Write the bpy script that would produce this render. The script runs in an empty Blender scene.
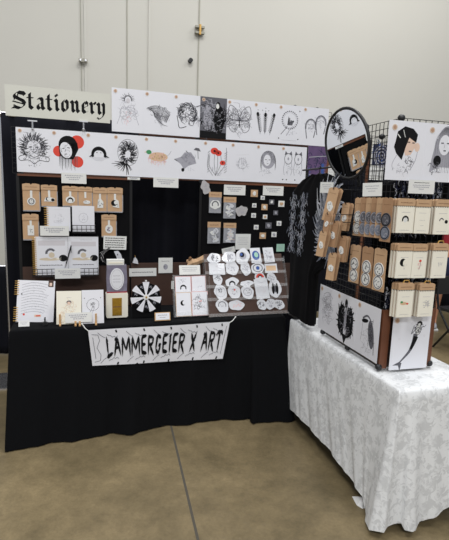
import bpy, bmesh, math, random
from mathutils import Matrix, Vector
C = bpy.context.scene.collection
PI = math.pi
R_ = math.radians
# ------------------------------------------------------------------ camera
F = 460.0; PITCH = R_(9.4); ROLL = R_(1.95); H = 1.62
cw = Vector((0, math.cos(PITCH), -math.sin(PITCH)))
u0 = Vector((0, math.sin(PITCH), math.cos(PITCH))); r0 = Vector((1, 0, 0))
cr = math.cos(ROLL)*r0 + math.sin(ROLL)*u0
cu = -math.sin(ROLL)*r0 + math.cos(ROLL)*u0
EYE = Vector((0, 0, H))
cam = bpy.data.cameras.new('camera'); co = bpy.data.objects.new('camera', cam); C.objects.link(co)
co.matrix_world = Matrix(((cr.x, cu.x, -cw.x, 0), (cr.y, cu.y, -cw.y, 0), (cr.z, cu.z, -cw.z, H), (0, 0, 0, 1)))
cam.sensor_fit = 'VERTICAL'; cam.sensor_height = 24; cam.lens = F*24/540; cam.clip_start = .05
bpy.context.scene.camera = co

def ray(x, y): return cw + (x-224.5)/F*cr - (y-270)/F*cu
def atz(x, y, z):
    d = ray(x, y); return EYE + d*((z-H)/d.z)

class Frame:
    """a real plane in the booth: origin, horizontal direction, up direction, outward normal"""
    def __init__(f, o, ang, lean=0):
        f.o = Vector(o); f.u = Vector((math.cos(ang), math.sin(ang), 0))
        nh = Vector((math.sin(ang), -math.cos(ang), 0)); z = Vector((0, 0, 1))
        f.t = math.cos(lean)*z - math.sin(lean)*nh; f.n = math.cos(lean)*nh + math.sin(lean)*z
        f.rot = Matrix((f.u, -f.n, f.t)).transposed()
    def at(f, x, y, d=0):
        r = ray(x, y); o = f.o + f.n*d
        p = EYE + r*(f.n.dot(o-EYE)/f.n.dot(r)) - f.o
        return p.dot(f.u), p.dot(f.t)
    def pt(f, s, z, d=0): return f.o + f.u*s + f.t*z + f.n*d
    def rect(f, x0, y0, x1, y1, d=0):
        xm, ym = (x0+x1)/2, (y0+y1)/2
        s, z = f.at(xm, ym, d); a = f.at(x0, ym, d); b = f.at(x1, ym, d); c = f.at(xm, y0, d); e = f.at(xm, y1, d)
        return s, z, b[0]-a[0], c[1]-e[1]

# ------------------------------------------------------------------ materials
def lin(c):
    c = c/255; return c/12.92 if c <= .04045 else ((c+.055)/1.055)**2.4
MATS = {}
def mat(name, rgb, rough=.7, metal=0, noise=.06, scale=12, bump=0, spec=.5, trans=0, alpha=1, coat=0, sheen=0):
    m = bpy.data.materials.new(name); m.use_nodes = True; nt = m.node_tree; b = nt.nodes['Principled BSDF']
    col = tuple(lin(c) for c in rgb) + (1,)
    tc = nt.nodes.new('ShaderNodeTexCoord'); n = nt.nodes.new('ShaderNodeTexNoise')
    n.inputs['Scale'].default_value = scale; n.inputs['Detail'].default_value = 4
    nt.links.new(tc.outputs['Object'], n.inputs['Vector'])
    mx = nt.nodes.new('ShaderNodeMix'); mx.data_type = 'RGBA'
    mx.inputs[6].default_value = tuple(c*(1-noise) for c in col[:3])+(1,)
    mx.inputs[7].default_value = tuple(min(1, c*(1+noise)) for c in col[:3])+(1,)
    nt.links.new(n.outputs['Fac'], mx.inputs[0]); nt.links.new(mx.outputs[2], b.inputs['Base Color'])
    b.inputs['Roughness'].default_value = rough; b.inputs['Metallic'].default_value = metal
    b.inputs['Specular IOR Level'].default_value = spec
    b.inputs['Transmission Weight'].default_value = trans; b.inputs['Alpha'].default_value = alpha
    b.inputs['Coat Weight'].default_value = coat; b.inputs['Sheen Weight'].default_value = sheen
    if bump:
        bp = nt.nodes.new('ShaderNodeBump'); bp.inputs['Strength'].default_value = bump; bp.inputs['Distance'].default_value = .01
        nt.links.new(n.outputs['Fac'], bp.inputs['Height']); nt.links.new(bp.outputs[0], b.inputs['Normal'])
    MATS[name] = m; return m
mat('paper', (224, 225, 232), .5, noise=.02, coat=.25)
mat('card', (220, 221, 219), .7, noise=.03)
mat('cream_card', (236, 232, 218), .7, noise=.03)
mat('sign_board', (205, 205, 196), .6, noise=.02)
mat('sleeve', (205, 207, 214), .3, noise=.15, scale=40, coat=.5)
mat('ink', (16, 16, 19), .8, spec=.2); mat('ink_mid', (92, 92, 100), .7); mat('ink_light', (160, 160, 170), .7)
mat('sticker_paper', (212, 214, 220), .4, noise=.04, coat=.3)
mat('ink_faint', (205, 202, 208), .7)
mat('red', (214, 62, 44), .6); mat('skin_tint', (222, 194, 176), .6); mat('tan_ink', (212, 180, 146), .6)
mat('green_ink', (60, 140, 90), .6); mat('blue_ink', (50, 82, 150), .5); mat('purple', (92, 70, 110), .6, noise=.4, scale=18)
mat('teal', (160, 200, 182), .6); mat('navy', (34, 40, 72), .85, noise=.2); mat('pink', (226, 178, 178), .6)
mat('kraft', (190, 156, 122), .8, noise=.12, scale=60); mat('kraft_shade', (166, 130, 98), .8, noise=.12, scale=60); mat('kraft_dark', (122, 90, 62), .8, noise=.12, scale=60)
mat('sticker_tan', (206, 186, 168), .6)
mat('wood', (104, 62, 40), .55, noise=.3, scale=9, bump=.1)
mat('brown_board', (64, 42, 33), .6, noise=.25, scale=8, bump=.1)
mat('pale_wood', (196, 158, 112), .6, noise=.15, scale=20)
mat('black_metal', (20, 20, 22), .4, spec=.4); mat('black_plastic', (26, 27, 30), .45)
mat('silver', (200, 200, 205), .25, metal=.9); mat('gold', (190, 150, 60), .3, metal=.75, noise=.4, scale=50)
mat('gold_wire', (196, 156, 84), .4, metal=.4)
mat('mirror_glass', (235, 238, 240), .015, metal=1, noise=0)
mat('acrylic', (235, 238, 240), .08, noise=0, alpha=.09, spec=.8)
mat('clear_bag', (190, 192, 200), .25, noise=.3, scale=40, alpha=.55, spec=.8)
mat('pouch_grey', (122, 118, 138), .3, noise=.5, scale=35, coat=.5)
mat('black_cloth', (9, 10, 13), .95, noise=.15, scale=30, spec=.15)
mat('black_board', (15, 15, 17), .95, noise=.2, scale=30, spec=.1)
mat('curtain_cloth', (19, 20, 27), .95, noise=.2, scale=10, spec=.15)
mat('shirt_cloth', (14, 14, 16), .95, noise=.2, scale=25, spec=.1)
mat('shirt_print', (190, 193, 202), .7, noise=.3, scale=60)
mat('shirt_print_dark', (118, 124, 138), .7, noise=.3, scale=60)
mat('skin', (196, 142, 112), .5); mat('hair', (50, 36, 28), .6); mat('red_cloth', (150, 36, 48), .9, noise=.2)
mat('shoe_grey', (170, 172, 178), .6); mat('white_rubber', (225, 225, 225), .5)
mat('seam_paint', (162, 160, 148), .6)
mat('eraser_white', (235, 235, 235), .5)
mat('pale_tan_ink', (206, 192, 170), .7); mat('sticker_ring', (176, 140, 116), .6)  # first one: pale tan print colour of the two-heads notebook drawing

# wall, floor, lace cloth: procedural with more structure
def wall_mat():
    m = mat('wall_paint', (201, 199, 191), .55, noise=.03, scale=1.3); return m
def floor_mat():
    m = bpy.data.materials.new('concrete'); m.use_nodes = True; nt = m.node_tree; b = nt.nodes['Principled BSDF']
    N = nt.nodes.new; L = nt.links.new
    tc = N('ShaderNodeTexCoord')
    def noise(sc, det, rough=.6, dist=0):
        n = N('ShaderNodeTexNoise'); n.inputs['Scale'].default_value = sc; n.inputs['Detail'].default_value = det
        n.inputs['Roughness'].default_value = rough; n.inputs['Distortion'].default_value = dist
        L(tc.outputs['Object'], n.inputs['Vector']); return n
    n1 = noise(1.6, 8, .62, .4); n2 = noise(9, 10, .7); n3 = noise(60, 4, .7)
    r1 = N('ShaderNodeValToRGB'); L(n1.outputs['Fac'], r1.inputs[0])
    e = r1.color_ramp.elements
    e[0].position = .32; e[0].color = (lin(98), lin(87), lin(64), 1); e[1].position = .68; e[1].color = (lin(134), lin(119), lin(90), 1)
    r2 = N('ShaderNodeValToRGB'); L(n2.outputs['Fac'], r2.inputs[0]); e = r2.color_ramp.elements
    e[0].position = .3; e[0].color = (.66, .66, .66, 1); e[1].position = .7; e[1].color = (1.18, 1.18, 1.18, 1)
    mx = N('ShaderNodeMix'); mx.data_type = 'RGBA'; mx.blend_type = 'MULTIPLY'; mx.inputs[0].default_value = .75
    L(r1.outputs[0], mx.inputs[6]); L(r2.outputs[0], mx.inputs[7])
    r3 = N('ShaderNodeValToRGB'); L(n3.outputs['Fac'], r3.inputs[0]); e = r3.color_ramp.elements
    e[0].position = .3; e[0].color = (.75, .75, .75, 1); e[1].position = .6; e[1].color = (1.06, 1.06, 1.06, 1)
    m2 = N('ShaderNodeMix'); m2.data_type = 'RGBA'; m2.blend_type = 'MULTIPLY'; m2.inputs[0].default_value = .6
    L(mx.outputs[2], m2.inputs[6]); L(r3.outputs[0], m2.inputs[7]); L(m2.outputs[2], b.inputs['Base Color'])
    b.inputs['Roughness'].default_value = .42; b.inputs['Specular IOR Level'].default_value = .35
    bp = N('ShaderNodeBump'); bp.inputs['Strength'].default_value = .12; bp.inputs['Distance'].default_value = .01
    L(n2.outputs['Fac'], bp.inputs['Height']); L(bp.outputs[0], b.inputs['Normal'])
    MATS['concrete'] = m
def lace_mat():
    m = bpy.data.materials.new('damask_cloth'); m.use_nodes = True; nt = m.node_tree; b = nt.nodes['Principled BSDF']
    N = nt.nodes.new; L = nt.links.new
    tc = N('ShaderNodeTexCoord')
    v = N('ShaderNodeTexVoronoi'); v.feature = 'SMOOTH_F1'; v.inputs['Scale'].default_value = 24
    n = N('ShaderNodeTexNoise'); n.inputs['Scale'].default_value = 26; n.inputs['Detail'].default_value = 6; n.inputs['Distortion'].default_value = 1.5
    L(tc.outputs['Object'], n.inputs['Vector'])
    ad = N('ShaderNodeMix'); ad.data_type = 'RGBA'; ad.inputs[0].default_value = .12
    L(tc.outputs['Object'], ad.inputs[6]); L(n.outputs['Color'], ad.inputs[7]); L(ad.outputs[2], v.inputs['Vector'])
    mt = N('ShaderNodeMath'); mt.operation = 'ADD'; L(v.outputs['Distance'], mt.inputs[0]); L(n.outputs['Fac'], mt.inputs[1])
    r = N('ShaderNodeValToRGB'); L(mt.outputs[0], r.inputs[0]); e = r.color_ramp.elements
    e[0].position = .78; e[0].color = (lin(203), lin(205), lin(207), 1); e[1].position = 1.05; e[1].color = (lin(226), lin(228), lin(230), 1)
    L(r.outputs[0], b.inputs['Base Color']); b.inputs['Roughness'].default_value = .75
    rr = N('ShaderNodeMath'); rr.operation = 'MULTIPLY_ADD'; rr.inputs[1].default_value = .3; rr.inputs[2].default_value = .5
    L(n.outputs['Fac'], rr.inputs[0]); L(rr.outputs[0], b.inputs['Roughness'])
    MATS['damask_cloth'] = m
wall_mat(); floor_mat(); lace_mat()

# ------------------------------------------------------------------ mesh builder
class MB:
    def __init__(s): s.v = []; s.f = []; s.m = []; s.mats = []
    def mi(s, m):
        if m not in s.mats: s.mats.append(m)
        return s.mats.index(m)
    def poly(s, pts, m):
        b = len(s.v); s.v += [tuple(p) for p in pts]; s.f.append(tuple(range(b, b+len(pts)))); s.m.append(s.mi(m))
    def mesh(s, vs, fs, m):
        b = len(s.v); s.v += [tuple(p) for p in vs]; k = s.mi(m)
        for f in fs: s.f.append(tuple(b+i for i in f)); s.m.append(k)
    def box(s, x0, x1, y0, y1, z0, z1, m):
        vs = [(x, y, z) for x in (x0, x1) for y in (y0, y1) for z in (z0, z1)]
        s.mesh(vs, [(0, 1, 3, 2), (4, 6, 7, 5), (0, 4, 5, 1), (2, 3, 7, 6), (0, 2, 6, 4), (1, 5, 7, 3)], m)
    def prism(s, pts, y0, y1, m):     # outline in x,z ; extruded along y
        n = len(pts); vs = [(x, y0, z) for x, z in pts] + [(x, y1, z) for x, z in pts]
        s.mesh(vs, [tuple(range(n)), tuple(range(2*n-1, n-1, -1))] + [(i, n+i, n+(i+1) % n, (i+1) % n) for i in range(n)], m)
    def tube(s, path, r, m, n=6, closed=False):
        P = [Vector(p) for p in path]; k = len(P); vs = []
        rs = r if isinstance(r, (list, tuple)) else [r]*k
        up = None
        for i, p in enumerate(P):
            a = P[(i-1) % k] if (i or closed) else p; b = P[(i+1) % k] if (i < k-1 or closed) else p
            t = (b-a).normalized()
            if up is None: up = Vector((0, 0, 1)) if abs(t.z) < .9 else Vector((1, 0, 0))
            x = t.cross(up).normalized(); y = x.cross(t); up = y
            vs += [p + rs[i]*(math.cos(2*PI*j/n)*x + math.sin(2*PI*j/n)*y) for j in range(n)]
        fs = []
        for i in range(k if closed else k-1):
            for j in range(n):
                a, b = i*n+j, i*n+(j+1) % n; c, d = ((i+1) % k)*n+(j+1) % n, ((i+1) % k)*n+j
                fs.append((a, b, c, d))
        if not closed: fs += [tuple(range(n-1, -1, -1)), tuple(range((k-1)*n, k*n))]
        s.mesh(vs, fs, m)
    def ball(s, c, r, m, sx=1, sy=1, sz=1, n=10):
        pr = []
        vs = []; rows = n//2
        for i in range(rows+1):
            th = PI*i/rows
            for j in range(n):
                ph = 2*PI*j/n
                vs.append((c[0]+sx*r*math.sin(th)*math.cos(ph), c[1]+sy*r*math.sin(th)*math.sin(ph), c[2]+sz*r*math.cos(th)))
        fs = [(i*n+j, i*n+(j+1) % n, (i+1)*n+(j+1) % n, (i+1)*n+j) for i in range(rows) for j in range(n)]
        s.mesh(vs, fs, m)
    def build(s, name, parent=None, smooth=False):
        me = bpy.data.meshes.new(name); me.from_pydata(s.v, [], s.f)
        for m in s.mats: me.materials.append(MATS[m])
        for p, k in zip(me.polygons, s.m): p.material_index = k; p.use_smooth = smooth
        me.validate(); me.update()
        o = bpy.data.objects.new(name, me); C.objects.link(o)
        if parent: o.parent = parent
        return o

def tag(o, label, cat, group=None):
    o['label'] = label; o['category'] = cat
    if group: o['group'] = group
    return o
def place(o, f, s, z, d=0, roll=0, yaw=0, pitch=0):
    q = f.rot @ Matrix.Rotation(yaw, 3, 'Z') @ Matrix.Rotation(pitch, 3, 'X') @ Matrix.Rotation(roll, 3, 'Y')
    o.rotation_euler = q.to_euler(); o.location = f.pt(s, z, d); return o
def empty(name, label, cat, group=None):
    o = bpy.data.objects.new(name, None); C.objects.link(o); o.empty_display_size = .05; return tag(o, label, cat, group)

# ------------------------------------------------------------------ drawing on paper
class Art:
    """ink shapes lying on the front (-y) side of a sheet; coordinates are fractions of its width, origin at its centre"""
    def __init__(s, mb, w, h, y): s.mb = mb; s.k = w; s.y = y; s.hh = h/w/2; s.rnd = random.Random(int(w*1e5)+7)
    def p(s, x, z, L=1): return (x*s.k, s.y-.0003*L, z*s.k)
    def poly(s, pts, m='ink', L=1): s.mb.poly([s.p(x, z, L) for x, z in pts], m)
    def line(s, pts, w=.012, m='ink', L=1, w1=None):
        w1 = w if w1 is None else w1; n = len(pts)
        for i in range(n-1):
            (x0, z0), (x1, z1) = pts[i], pts[i+1]; dx, dz = x1-x0, z1-z0; l = math.hypot(dx, dz) or 1
            a = (w+(w1-w)*i/(n-1))/2; b = (w+(w1-w)*(i+1)/(n-1))/2; nx, nz = -dz/l, dx/l
            s.poly([(x0+nx*a, z0+nz*a), (x1+nx*b, z1+nz*b), (x1-nx*b, z1-nz*b), (x0-nx*a, z0-nz*a)], m, L)
    def curve(s, pts, w=.012, m='ink', L=1, w1=None, n=5):
        P = [pts[0]]+list(pts)+[pts[-1]]; out = []
        for i in range(1, len(P)-2):
            for j in range(n):
                t = j/n; q = []
                for c in (0, 1):
                    a, b, d, e = P[i-1][c], P[i][c], P[i+1][c], P[i+2][c]
                    q.append(.5*(2*b+(d-a)*t+(2*a-5*b+4*d-e)*t*t+(3*b-a-3*d+e)*t**3))
                out.append(tuple(q))
        s.line(out+[pts[-1]], w, m, L, w1)
    def oval(s, cx, cz, rx, rz, m='ink', L=1, rot=0, n=18, a0=0, a1=2*PI):
        c, q = math.cos(rot), math.sin(rot)
        s.poly([(cx+rx*math.cos(a)*c-rz*math.sin(a)*q, cz+rx*math.cos(a)*q+rz*math.sin(a)*c) for a in [a0+(a1-a0)*i/n for i in range(n+(a1-a0 < 6.2))]], m, L)
    def ring(s, cx, cz, rx, rz, w=.012, m='ink', L=1, a0=0, a1=2*PI, n=22):
        s.line([(cx+rx*math.cos(a0+(a1-a0)*i/n), cz+rz*math.sin(a0+(a1-a0)*i/n)) for i in range(n+1)], w, m, L)
    def burst(s, cx, cz, r0, r1, a0, a1, n, w, m='ink', L=1, sq=1, jit=.2):
        for i in range(n):
            a = a0+(a1-a0)*(i+.5)/n+s.rnd.uniform(-.1, .1); k = 1+s.rnd.uniform(-jit, jit)
            s.line([(cx+r0*math.cos(a), cz+r0*math.sin(a)*sq), (cx+(r0+r1)/2*k*math.cos(a+.08), cz+(r0+r1)/2*k*math.sin(a+.08)*sq), (cx+r1*k*math.cos(a), cz+r1*k*math.sin(a)*sq)], w, m, L, w*.3)
    def scrib(s, cx, cz, rx, rz, n, w=.01, m='ink_mid', L=1):
        for i in range(n):
            a = s.rnd.uniform(0, 2*PI); q = math.sqrt(s.rnd.random()); x, z = cx+q*rx*math.cos(a), cz+q*rz*math.sin(a); b = s.rnd.uniform(0, 2*PI); l = s.rnd.uniform(.3, .8)*min(rx, rz)
            s.curve([(x, z), (x+l*.5*math.cos(b), z+l*.5*math.sin(b)), (x+l*math.cos(b+.9), z+l*math.sin(b+.9))], w, m, L, w*.4, 3)
    def arch(s, cx, cz, r, w, m='ink', L=1):     # a head of parted hair
        n = 14; o = [(cx+r*math.cos(t), cz+r*math.sin(t)) for t in [-.5+i*(PI+1.0)/n for i in range(n+1)]]
        q = [(cx+r*.66*math.cos(t), cz-r*.12+r*.62*math.sin(t)) for t in [-.35+i*(PI+.7)/n for i in range(n+1)]]
        for i in range(n): s.poly([o[i], o[i+1], q[i+1], q[i]], m, L)
        for sg in (-1, 1): s.poly([(cx+sg*r*.62, cz-r*.3), (cx+sg*r*.9, cz-r*.4), (cx+sg*r*1.35, cz-r*.62)], m, L)
        s.poly([(cx-.12*r, cz+r), (cx, cz+.35*r), (cx+.12*r, cz+r)], m, L)
    def text(s, x0, x1, z, h=.03, m='ink_mid', L=1, gap=.3):
        x = x0
        while x < x1-h*.4:
            l = min(h*s.rnd.uniform(.6, 1.3), x1-x)
            s.line([(x, z+s.rnd.uniform(-.1, .1)*h), (x+l*.7, z+s.rnd.uniform(-.1, .1)*h)], h*.55, m, L); x += l

def sheet(name, label, cat, f, px, d=.004, art=None, m='paper', th=.0015, group=None, roll=0, pitch=0, yaw=0, sz=None, ux=None, parent=None):
    """a sheet / card / board given by its place on plane f"""
    s, z, w, h = f.rect(*px, d=d) if sz is None else sz
    mb = MB(); mb.box(-w/2, w/2, -th/2, th/2, -h/2, h/2, m)
    if art: art(Art(mb, w, h, -th/2))
    o = mb.build(name); place(o, f, s, z, d, roll, yaw, pitch); o['label'] = label; o['category'] = cat
    if group: o['group'] = group
    o['_w'] = w; o['_h'] = h
    return o
def price_sticker(o, x, z, r=.013):
    mb = MB(); n = 14
    mb.prism([(r*math.cos(2*PI*i/n), r*math.sin(2*PI*i/n)) for i in range(n)], -.0022, -.0008, 'sticker_tan')
    mb.prism([(r*.62*math.cos(2*PI*i/n), r*.62*math.sin(2*PI*i/n)) for i in range(n)], -.0026, -.0021, 'sticker_ring')
    c = mb.build('price_sticker', o); c.location = (x, 0, z); return c
def card_text(rows, h=.05, m='ink_mid', head=None):
    def f(a):
        if head: a.text(-.3, .3, a.hh*.6, head, 'ink')
        for i, (q) in enumerate(rows): a.text(-q, q, a.hh*(.5-1.1*(i+(1 if head else 0))/max(1, len(rows)+(1 if head else 0))), h, m)
    return f

# ------------------------------------------------------------------ planes of the booth
A = Vector((-1.318, 2.733, 0)); TA = R_(18.1)
tu = Vector((math.cos(TA), math.sin(TA), 0)); tv = Vector((-math.sin(TA), math.cos(TA), 0))
def tf(v, z=0, lean=0, s=0): return Frame(A+tv*v+tu*s+Vector((0, 0, z)), TA, lean)
D = tf(.5)                      # front face of the stationery display
RA = math.atan2(-.609, .168)
RL = Frame((.647, 2.862, 0), RA)           # left face of the wire rack on the white table
RR = Frame((.815, 2.253, 0), RA+PI/2)      # right face of the wire rack
W = tf(3.2)                     # hall wall

# ------------------------------------------------------------------ setting
mb = MB(); mb.box(-9, 11, -5, 14, -.1, 0, 'concrete'); o = mb.build('floor'); o['kind'] = 'structure'
mb = MB(); mb.box(-9, 13, 0, .25, 0, 7, 'wall_paint'); o = mb.build('wall_back'); place(o, W, 0, 0); o['kind'] = 'structure'
def trim(n, x, w, dd=.02, m='seam_paint', z0=0, z1=7):
    s = W.at(x, 45)[0]; q = MB(); q.box(-w/2, w/2, -dd, 0, z0, z1, m); t = q.build('trim_%d' % n); place(t, W, s, 0, .001); t['kind'] = 'structure'
trim(1, 81, .01, .008); trim(2, 85.5, .03, .014, 'wall_paint'); trim(3, 127, .014, .006); trim(4, 149.5, .035, .014, 'wall_paint'); trim(5, 198.5, .016, .008)
p0, p1 = atz(172, 430, 0), atz(198, 540, 0); dv = (p1-p0).normalized(); q0 = p0-dv*1.5; q1 = p1+dv*3; sd = Vector((-dv.y, dv.x, 0))*.0065
mb = MB(); mat('joint_dark', (74, 70, 62), .8); mb.mesh([q0-sd+Vector((0,0,-.02)), q0+sd+Vector((0,0,-.02)), q1+sd+Vector((0,0,-.02)), q1-sd+Vector((0,0,-.02)), q0-sd+Vector((0,0,.0015)), q0+sd+Vector((0,0,.0015)), q1+sd+Vector((0,0,.0015)), q1-sd+Vector((0,0,.0015))], [(0,3,2,1),(4,5,6,7),(0,1,5,4),(1,2,6,5),(2,3,7,6),(3,0,4,7)], 'joint_dark')
o = mb.build('trim_6'); o['kind'] = 'structure'
# latch, knob on the wall
mb = MB()
for dz in (-.035, .035): mb.box(-.06, .06, -.05, 0, dz-.012, dz+.012, 'seam_paint')
mb.box(-.012, .012, -.06, -.02, -.06, .06, 'gold_wire'); o = mb.build('door_latch'); s, z = W.at(199, 31); place(o, W, s, z, .012)
tag(o, 'small metal latch with two bars high on the cream hall wall', 'latch')
mb = MB(); mb.tube([(0, 0, 0), (0, -.05, 0)], .028, 'black_plastic', 10); o = mb.build('wall_bolt'); s, z = W.at(190, 61); place(o, W, s, z, 0)
tag(o, 'round black knob on the cream wall above the top prints', 'bolt')
mb = MB(); mb.box(-.05, .05, -.03, 0, -.02, .02, 'seam_paint'); mb.tube([(-.03, -.03, 0), (-.03, -.045, 0)], .012, 'silver', 8); mb.tube([(.03, -.03, 0), (.03, -.045, 0)], .012, 'silver', 8)
o = mb.build('wall_bracket'); s, z = W.at(83, 61.5); place(o, W, s, z, .031); tag(o, 'small pale bracket with two screws on the wall seam above the Stationery sign', 'bracket')

# ------------------------------------------------------------------ cloth
def resample(keys, n):
    L = [0]
    for a, b in zip(keys, keys[1:]): L.append(L[-1]+max(.02, (Vector(a[0])-Vector(b[0])).length*.5+(Vector(a[1])-Vector(b[1])).length*.5))
    out = []; j = 0
    for i in range(n+1):
        q = L[-1]*i/n
        while j < len(L)-2 and q > L[j+1]: j += 1
        t = (q-L[j])/(L[j+1]-L[j]); out.append((Vector(keys[j][0]).lerp(Vector(keys[j+1][0]), t), Vector(keys[j][1]).lerp(Vector(keys[j+1][1]), t), q))
    return out
def table_cloth(keys, m, n=170, rows=16, amp=.012, freq=9, seed=1, rad=.02, sag=0):
    rn = random.Random(seed); ph = [rn.uniform(0, 6.28) for _ in range(6)]
    cols = resample(keys, n); mb = MB(); vs = []
    cen = sum((c[0] for c in cols), Vector())/len(cols)
    for i, (t, b, q) in enumerate(cols):
        a = cols[max(0, i-1)]; c = cols[min(n, i+1)]; tg = ((c[1]-a[1])+(c[0]-a[0])); tg.z = 0; tg.normalize(); nn = Vector((tg.y, -tg.x, 0))
        if nn.dot(t-cen) < 0: nn = -nn
        w = math.sin(q*freq+ph[0])+.6*math.sin(q*freq*1.9+ph[1])+.35*math.sin(q*freq*3.7+ph[2])
        inn = (cen-t); inn.z = 0; inn.normalize()
        vs.append(t+inn*rad*1.2); vs.append(t+inn*rad*.35-Vector((0, 0, rad*.15)))
        for k in range(rows+1):
            h = k/rows; p = t.lerp(b, h); p.z = t.z-rad*.6+(b.z-t.z+rad*.6)*h
            vs.append(p+nn*(amp*w*h**1.1))
    R = rows+3; fs = [(i*R+k, i*R+k+1, (i+1)*R+k+1, (i+1)*R+k) for i in range(n) for k in range(R-1)]
    fs.append(tuple(i*R for i in range(n+1)))
    mb.mesh(vs, fs, m); return mb
def hem(x, y, z=.008): return atz(x, y, z)
LEN = 1.885; DEP = .76
top = lambda s, v, z=.74: A+tu*s+tv*v+Vector((0, 0, z))
flo = lambda s, v, z=.008: A+tu*s+tv*v+Vector((0, 0, z))
keys = [(top(LEN*.5, DEP), flo(LEN*.5, DEP+.02)), (top(0, DEP), flo(-.03, DEP+.03)), (top(0, .4), flo(-.05, .4)), (top(-.0, .03), flo(-.035, .02)), (top(.0, .0), hem(6, 451)), (top(.03, 0), hem(9, 450.5)),
        (top(.3, 0), hem(60, 442.5)), (top(.52, 0), hem(92, 437.5)), (top(.66, 0), hem(112, 434)), (top(.8, 0), hem(130, 434)), (top(1.0, 0), hem(160, 427)), (top(1.2, 0), hem(190, 423.5)), (top(1.42, 0), hem(222, 420)), (top(1.6, 0), hem(250, 418)),
        (top(1.63, 0), hem(253, 423.5)), (top(1.76, 0), hem(275, 422)), (top(LEN-.02, 0), hem(294, 420.5)), (top(LEN, .02), flo(LEN+.02, .02)), (top(LEN, DEP), flo(LEN+.02, DEP+.02)), (top(LEN*.5, DEP), flo(LEN*.5, DEP+.02))]
mb = table_cloth(keys, 'black_cloth', n=220, amp=.011, freq=17, seed=4)
o = mb.build('tablecloth', smooth=True); tag(o, 'black tablecloth hanging to the concrete floor under the stationery display', 'tablecloth')
def folding_table(f, L, Dp, label):
    t = empty('folding_table', label, 'table'); place(t, f, L/2, 0)
    q = MB(); q.box(-L/2, L/2, 0, Dp, .70, .735, 'card'); q.build('tabletop', t)
    for sx in (-1, 1):
        q = MB(); x = sx*(L/2-.2); q.tube([(x, .08, .0), (x, .08, .70)], .014, 'black_metal'); q.tube([(x, Dp-.08, 0), (x, Dp-.08, .70)], .014, 'black_metal'); q.tube([(x, .08, .12), (x, Dp-.08, .12)], .012, 'black_metal'); q.build('leg', t)
folding_table(Frame(A+tu*.03+tv*.025, TA), LEN-.06, DEP-.05, 'long folding table hidden under the black tablecloth')

# white table: left edge runs from the black table towards the viewer
wf, wn = Vector((.493, 3.262, 0)), Vector((.838, 2.031, 0))
we = (wn-wf).normalized(); wr = Vector((-we.y, we.x, 0)); WW = .5; WL = (wn-wf).length
wang = math.atan2(we.y, we.x)
WLf = Frame(wf, wang); WRf = Frame(wn, wang+PI/2)
Z74 = Vector((0, 0, .74))
def onl(x, y, d=.03):
    s, z = WLf.at(x, y, d); return WLf.pt(s, z, d)
def onr(x, y, d=.03):
    s, z = WRf.at(x, y, d); return WRf.pt(s, z, d)
def kz(p, q): return (p+Z74, q)
fr = wf+wr*WW; nr = wn+wr*WW
keys = [kz(fr.lerp(wf, .5), fr.lerp(wf, .5)-we*.03+Vector((0, 0, .1))), kz(wf, wf-we*.01-wr*.02+Vector((0, 0, .06))), kz(wf+we*.02, onl(295, 413)), kz(wf+we*WL*.36, onl(327, 447.5)), kz(wf+we*WL*.57, onl(350, 478.5)),
        kz(wf+we*WL*.74, onl(362, 496)), kz(wf+we*(WL-.07), onl(366, 519, .05)), kz(wn-we*.02, onl(369, 530, .1)), kz(wn, onr(384, 533.5, .06)), kz(wn+wr*.01, onr(387, 527, .03)), kz(wn+wr*.05, onr(401, 523, .02)), kz(wn+wr*.07, onr(404, 530, .06)), kz(wn+wr*.1, onr(413, 531, .06)), kz(wn+wr*.13, onr(420, 521.5, .02)),
        kz(wn+wr*.19, onr(435, 518.5, .04)), kz(wn+wr*.23, onr(442, 512, .03)), kz(wn+wr*.27, onr(449, 507, .03)), kz(nr, nr+we*.03+wr*.02+Vector((0, 0, .13))), kz(nr+wr*.0-we*.02, nr+wr*.03+Vector((0, 0, .13))), kz(fr, fr+wr*.03+Vector((0, 0, .1))), kz(fr.lerp(wf, .5), fr.lerp(wf, .5)-we*.03+Vector((0, 0, .1)))]
mb = table_cloth(keys, 'damask_cloth', n=240, amp=.0045, freq=24, seed=9, rad=.025)
wc = mb.build('tablecloth', smooth=True); tag(wc, 'white damask tablecloth draped over the right-hand table under the wire rack', 'tablecloth')
pp = [onl(351, 496.5, .02), onl(363, 497, .0), onl(371, 527, -.02), onl(362, 518, .03), onl(353, 510, .05)]
mb = MB(); n = len(pp); bk = [p+wr*.012 for p in pp]
mb.mesh(pp+bk, [tuple(range(n)), tuple(range(2*n-1, n-1, -1))]+[(i, n+i, n+(i+1) % n, (i+1) % n) for i in range(n)], 'white_rubber'); mb.build('folded_corner', wc)
folding_table(Frame(wf+wr*.03+we*.04, wang), WL-.08, WW-.06, 'folding table hidden under the white damask cloth')

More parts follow.
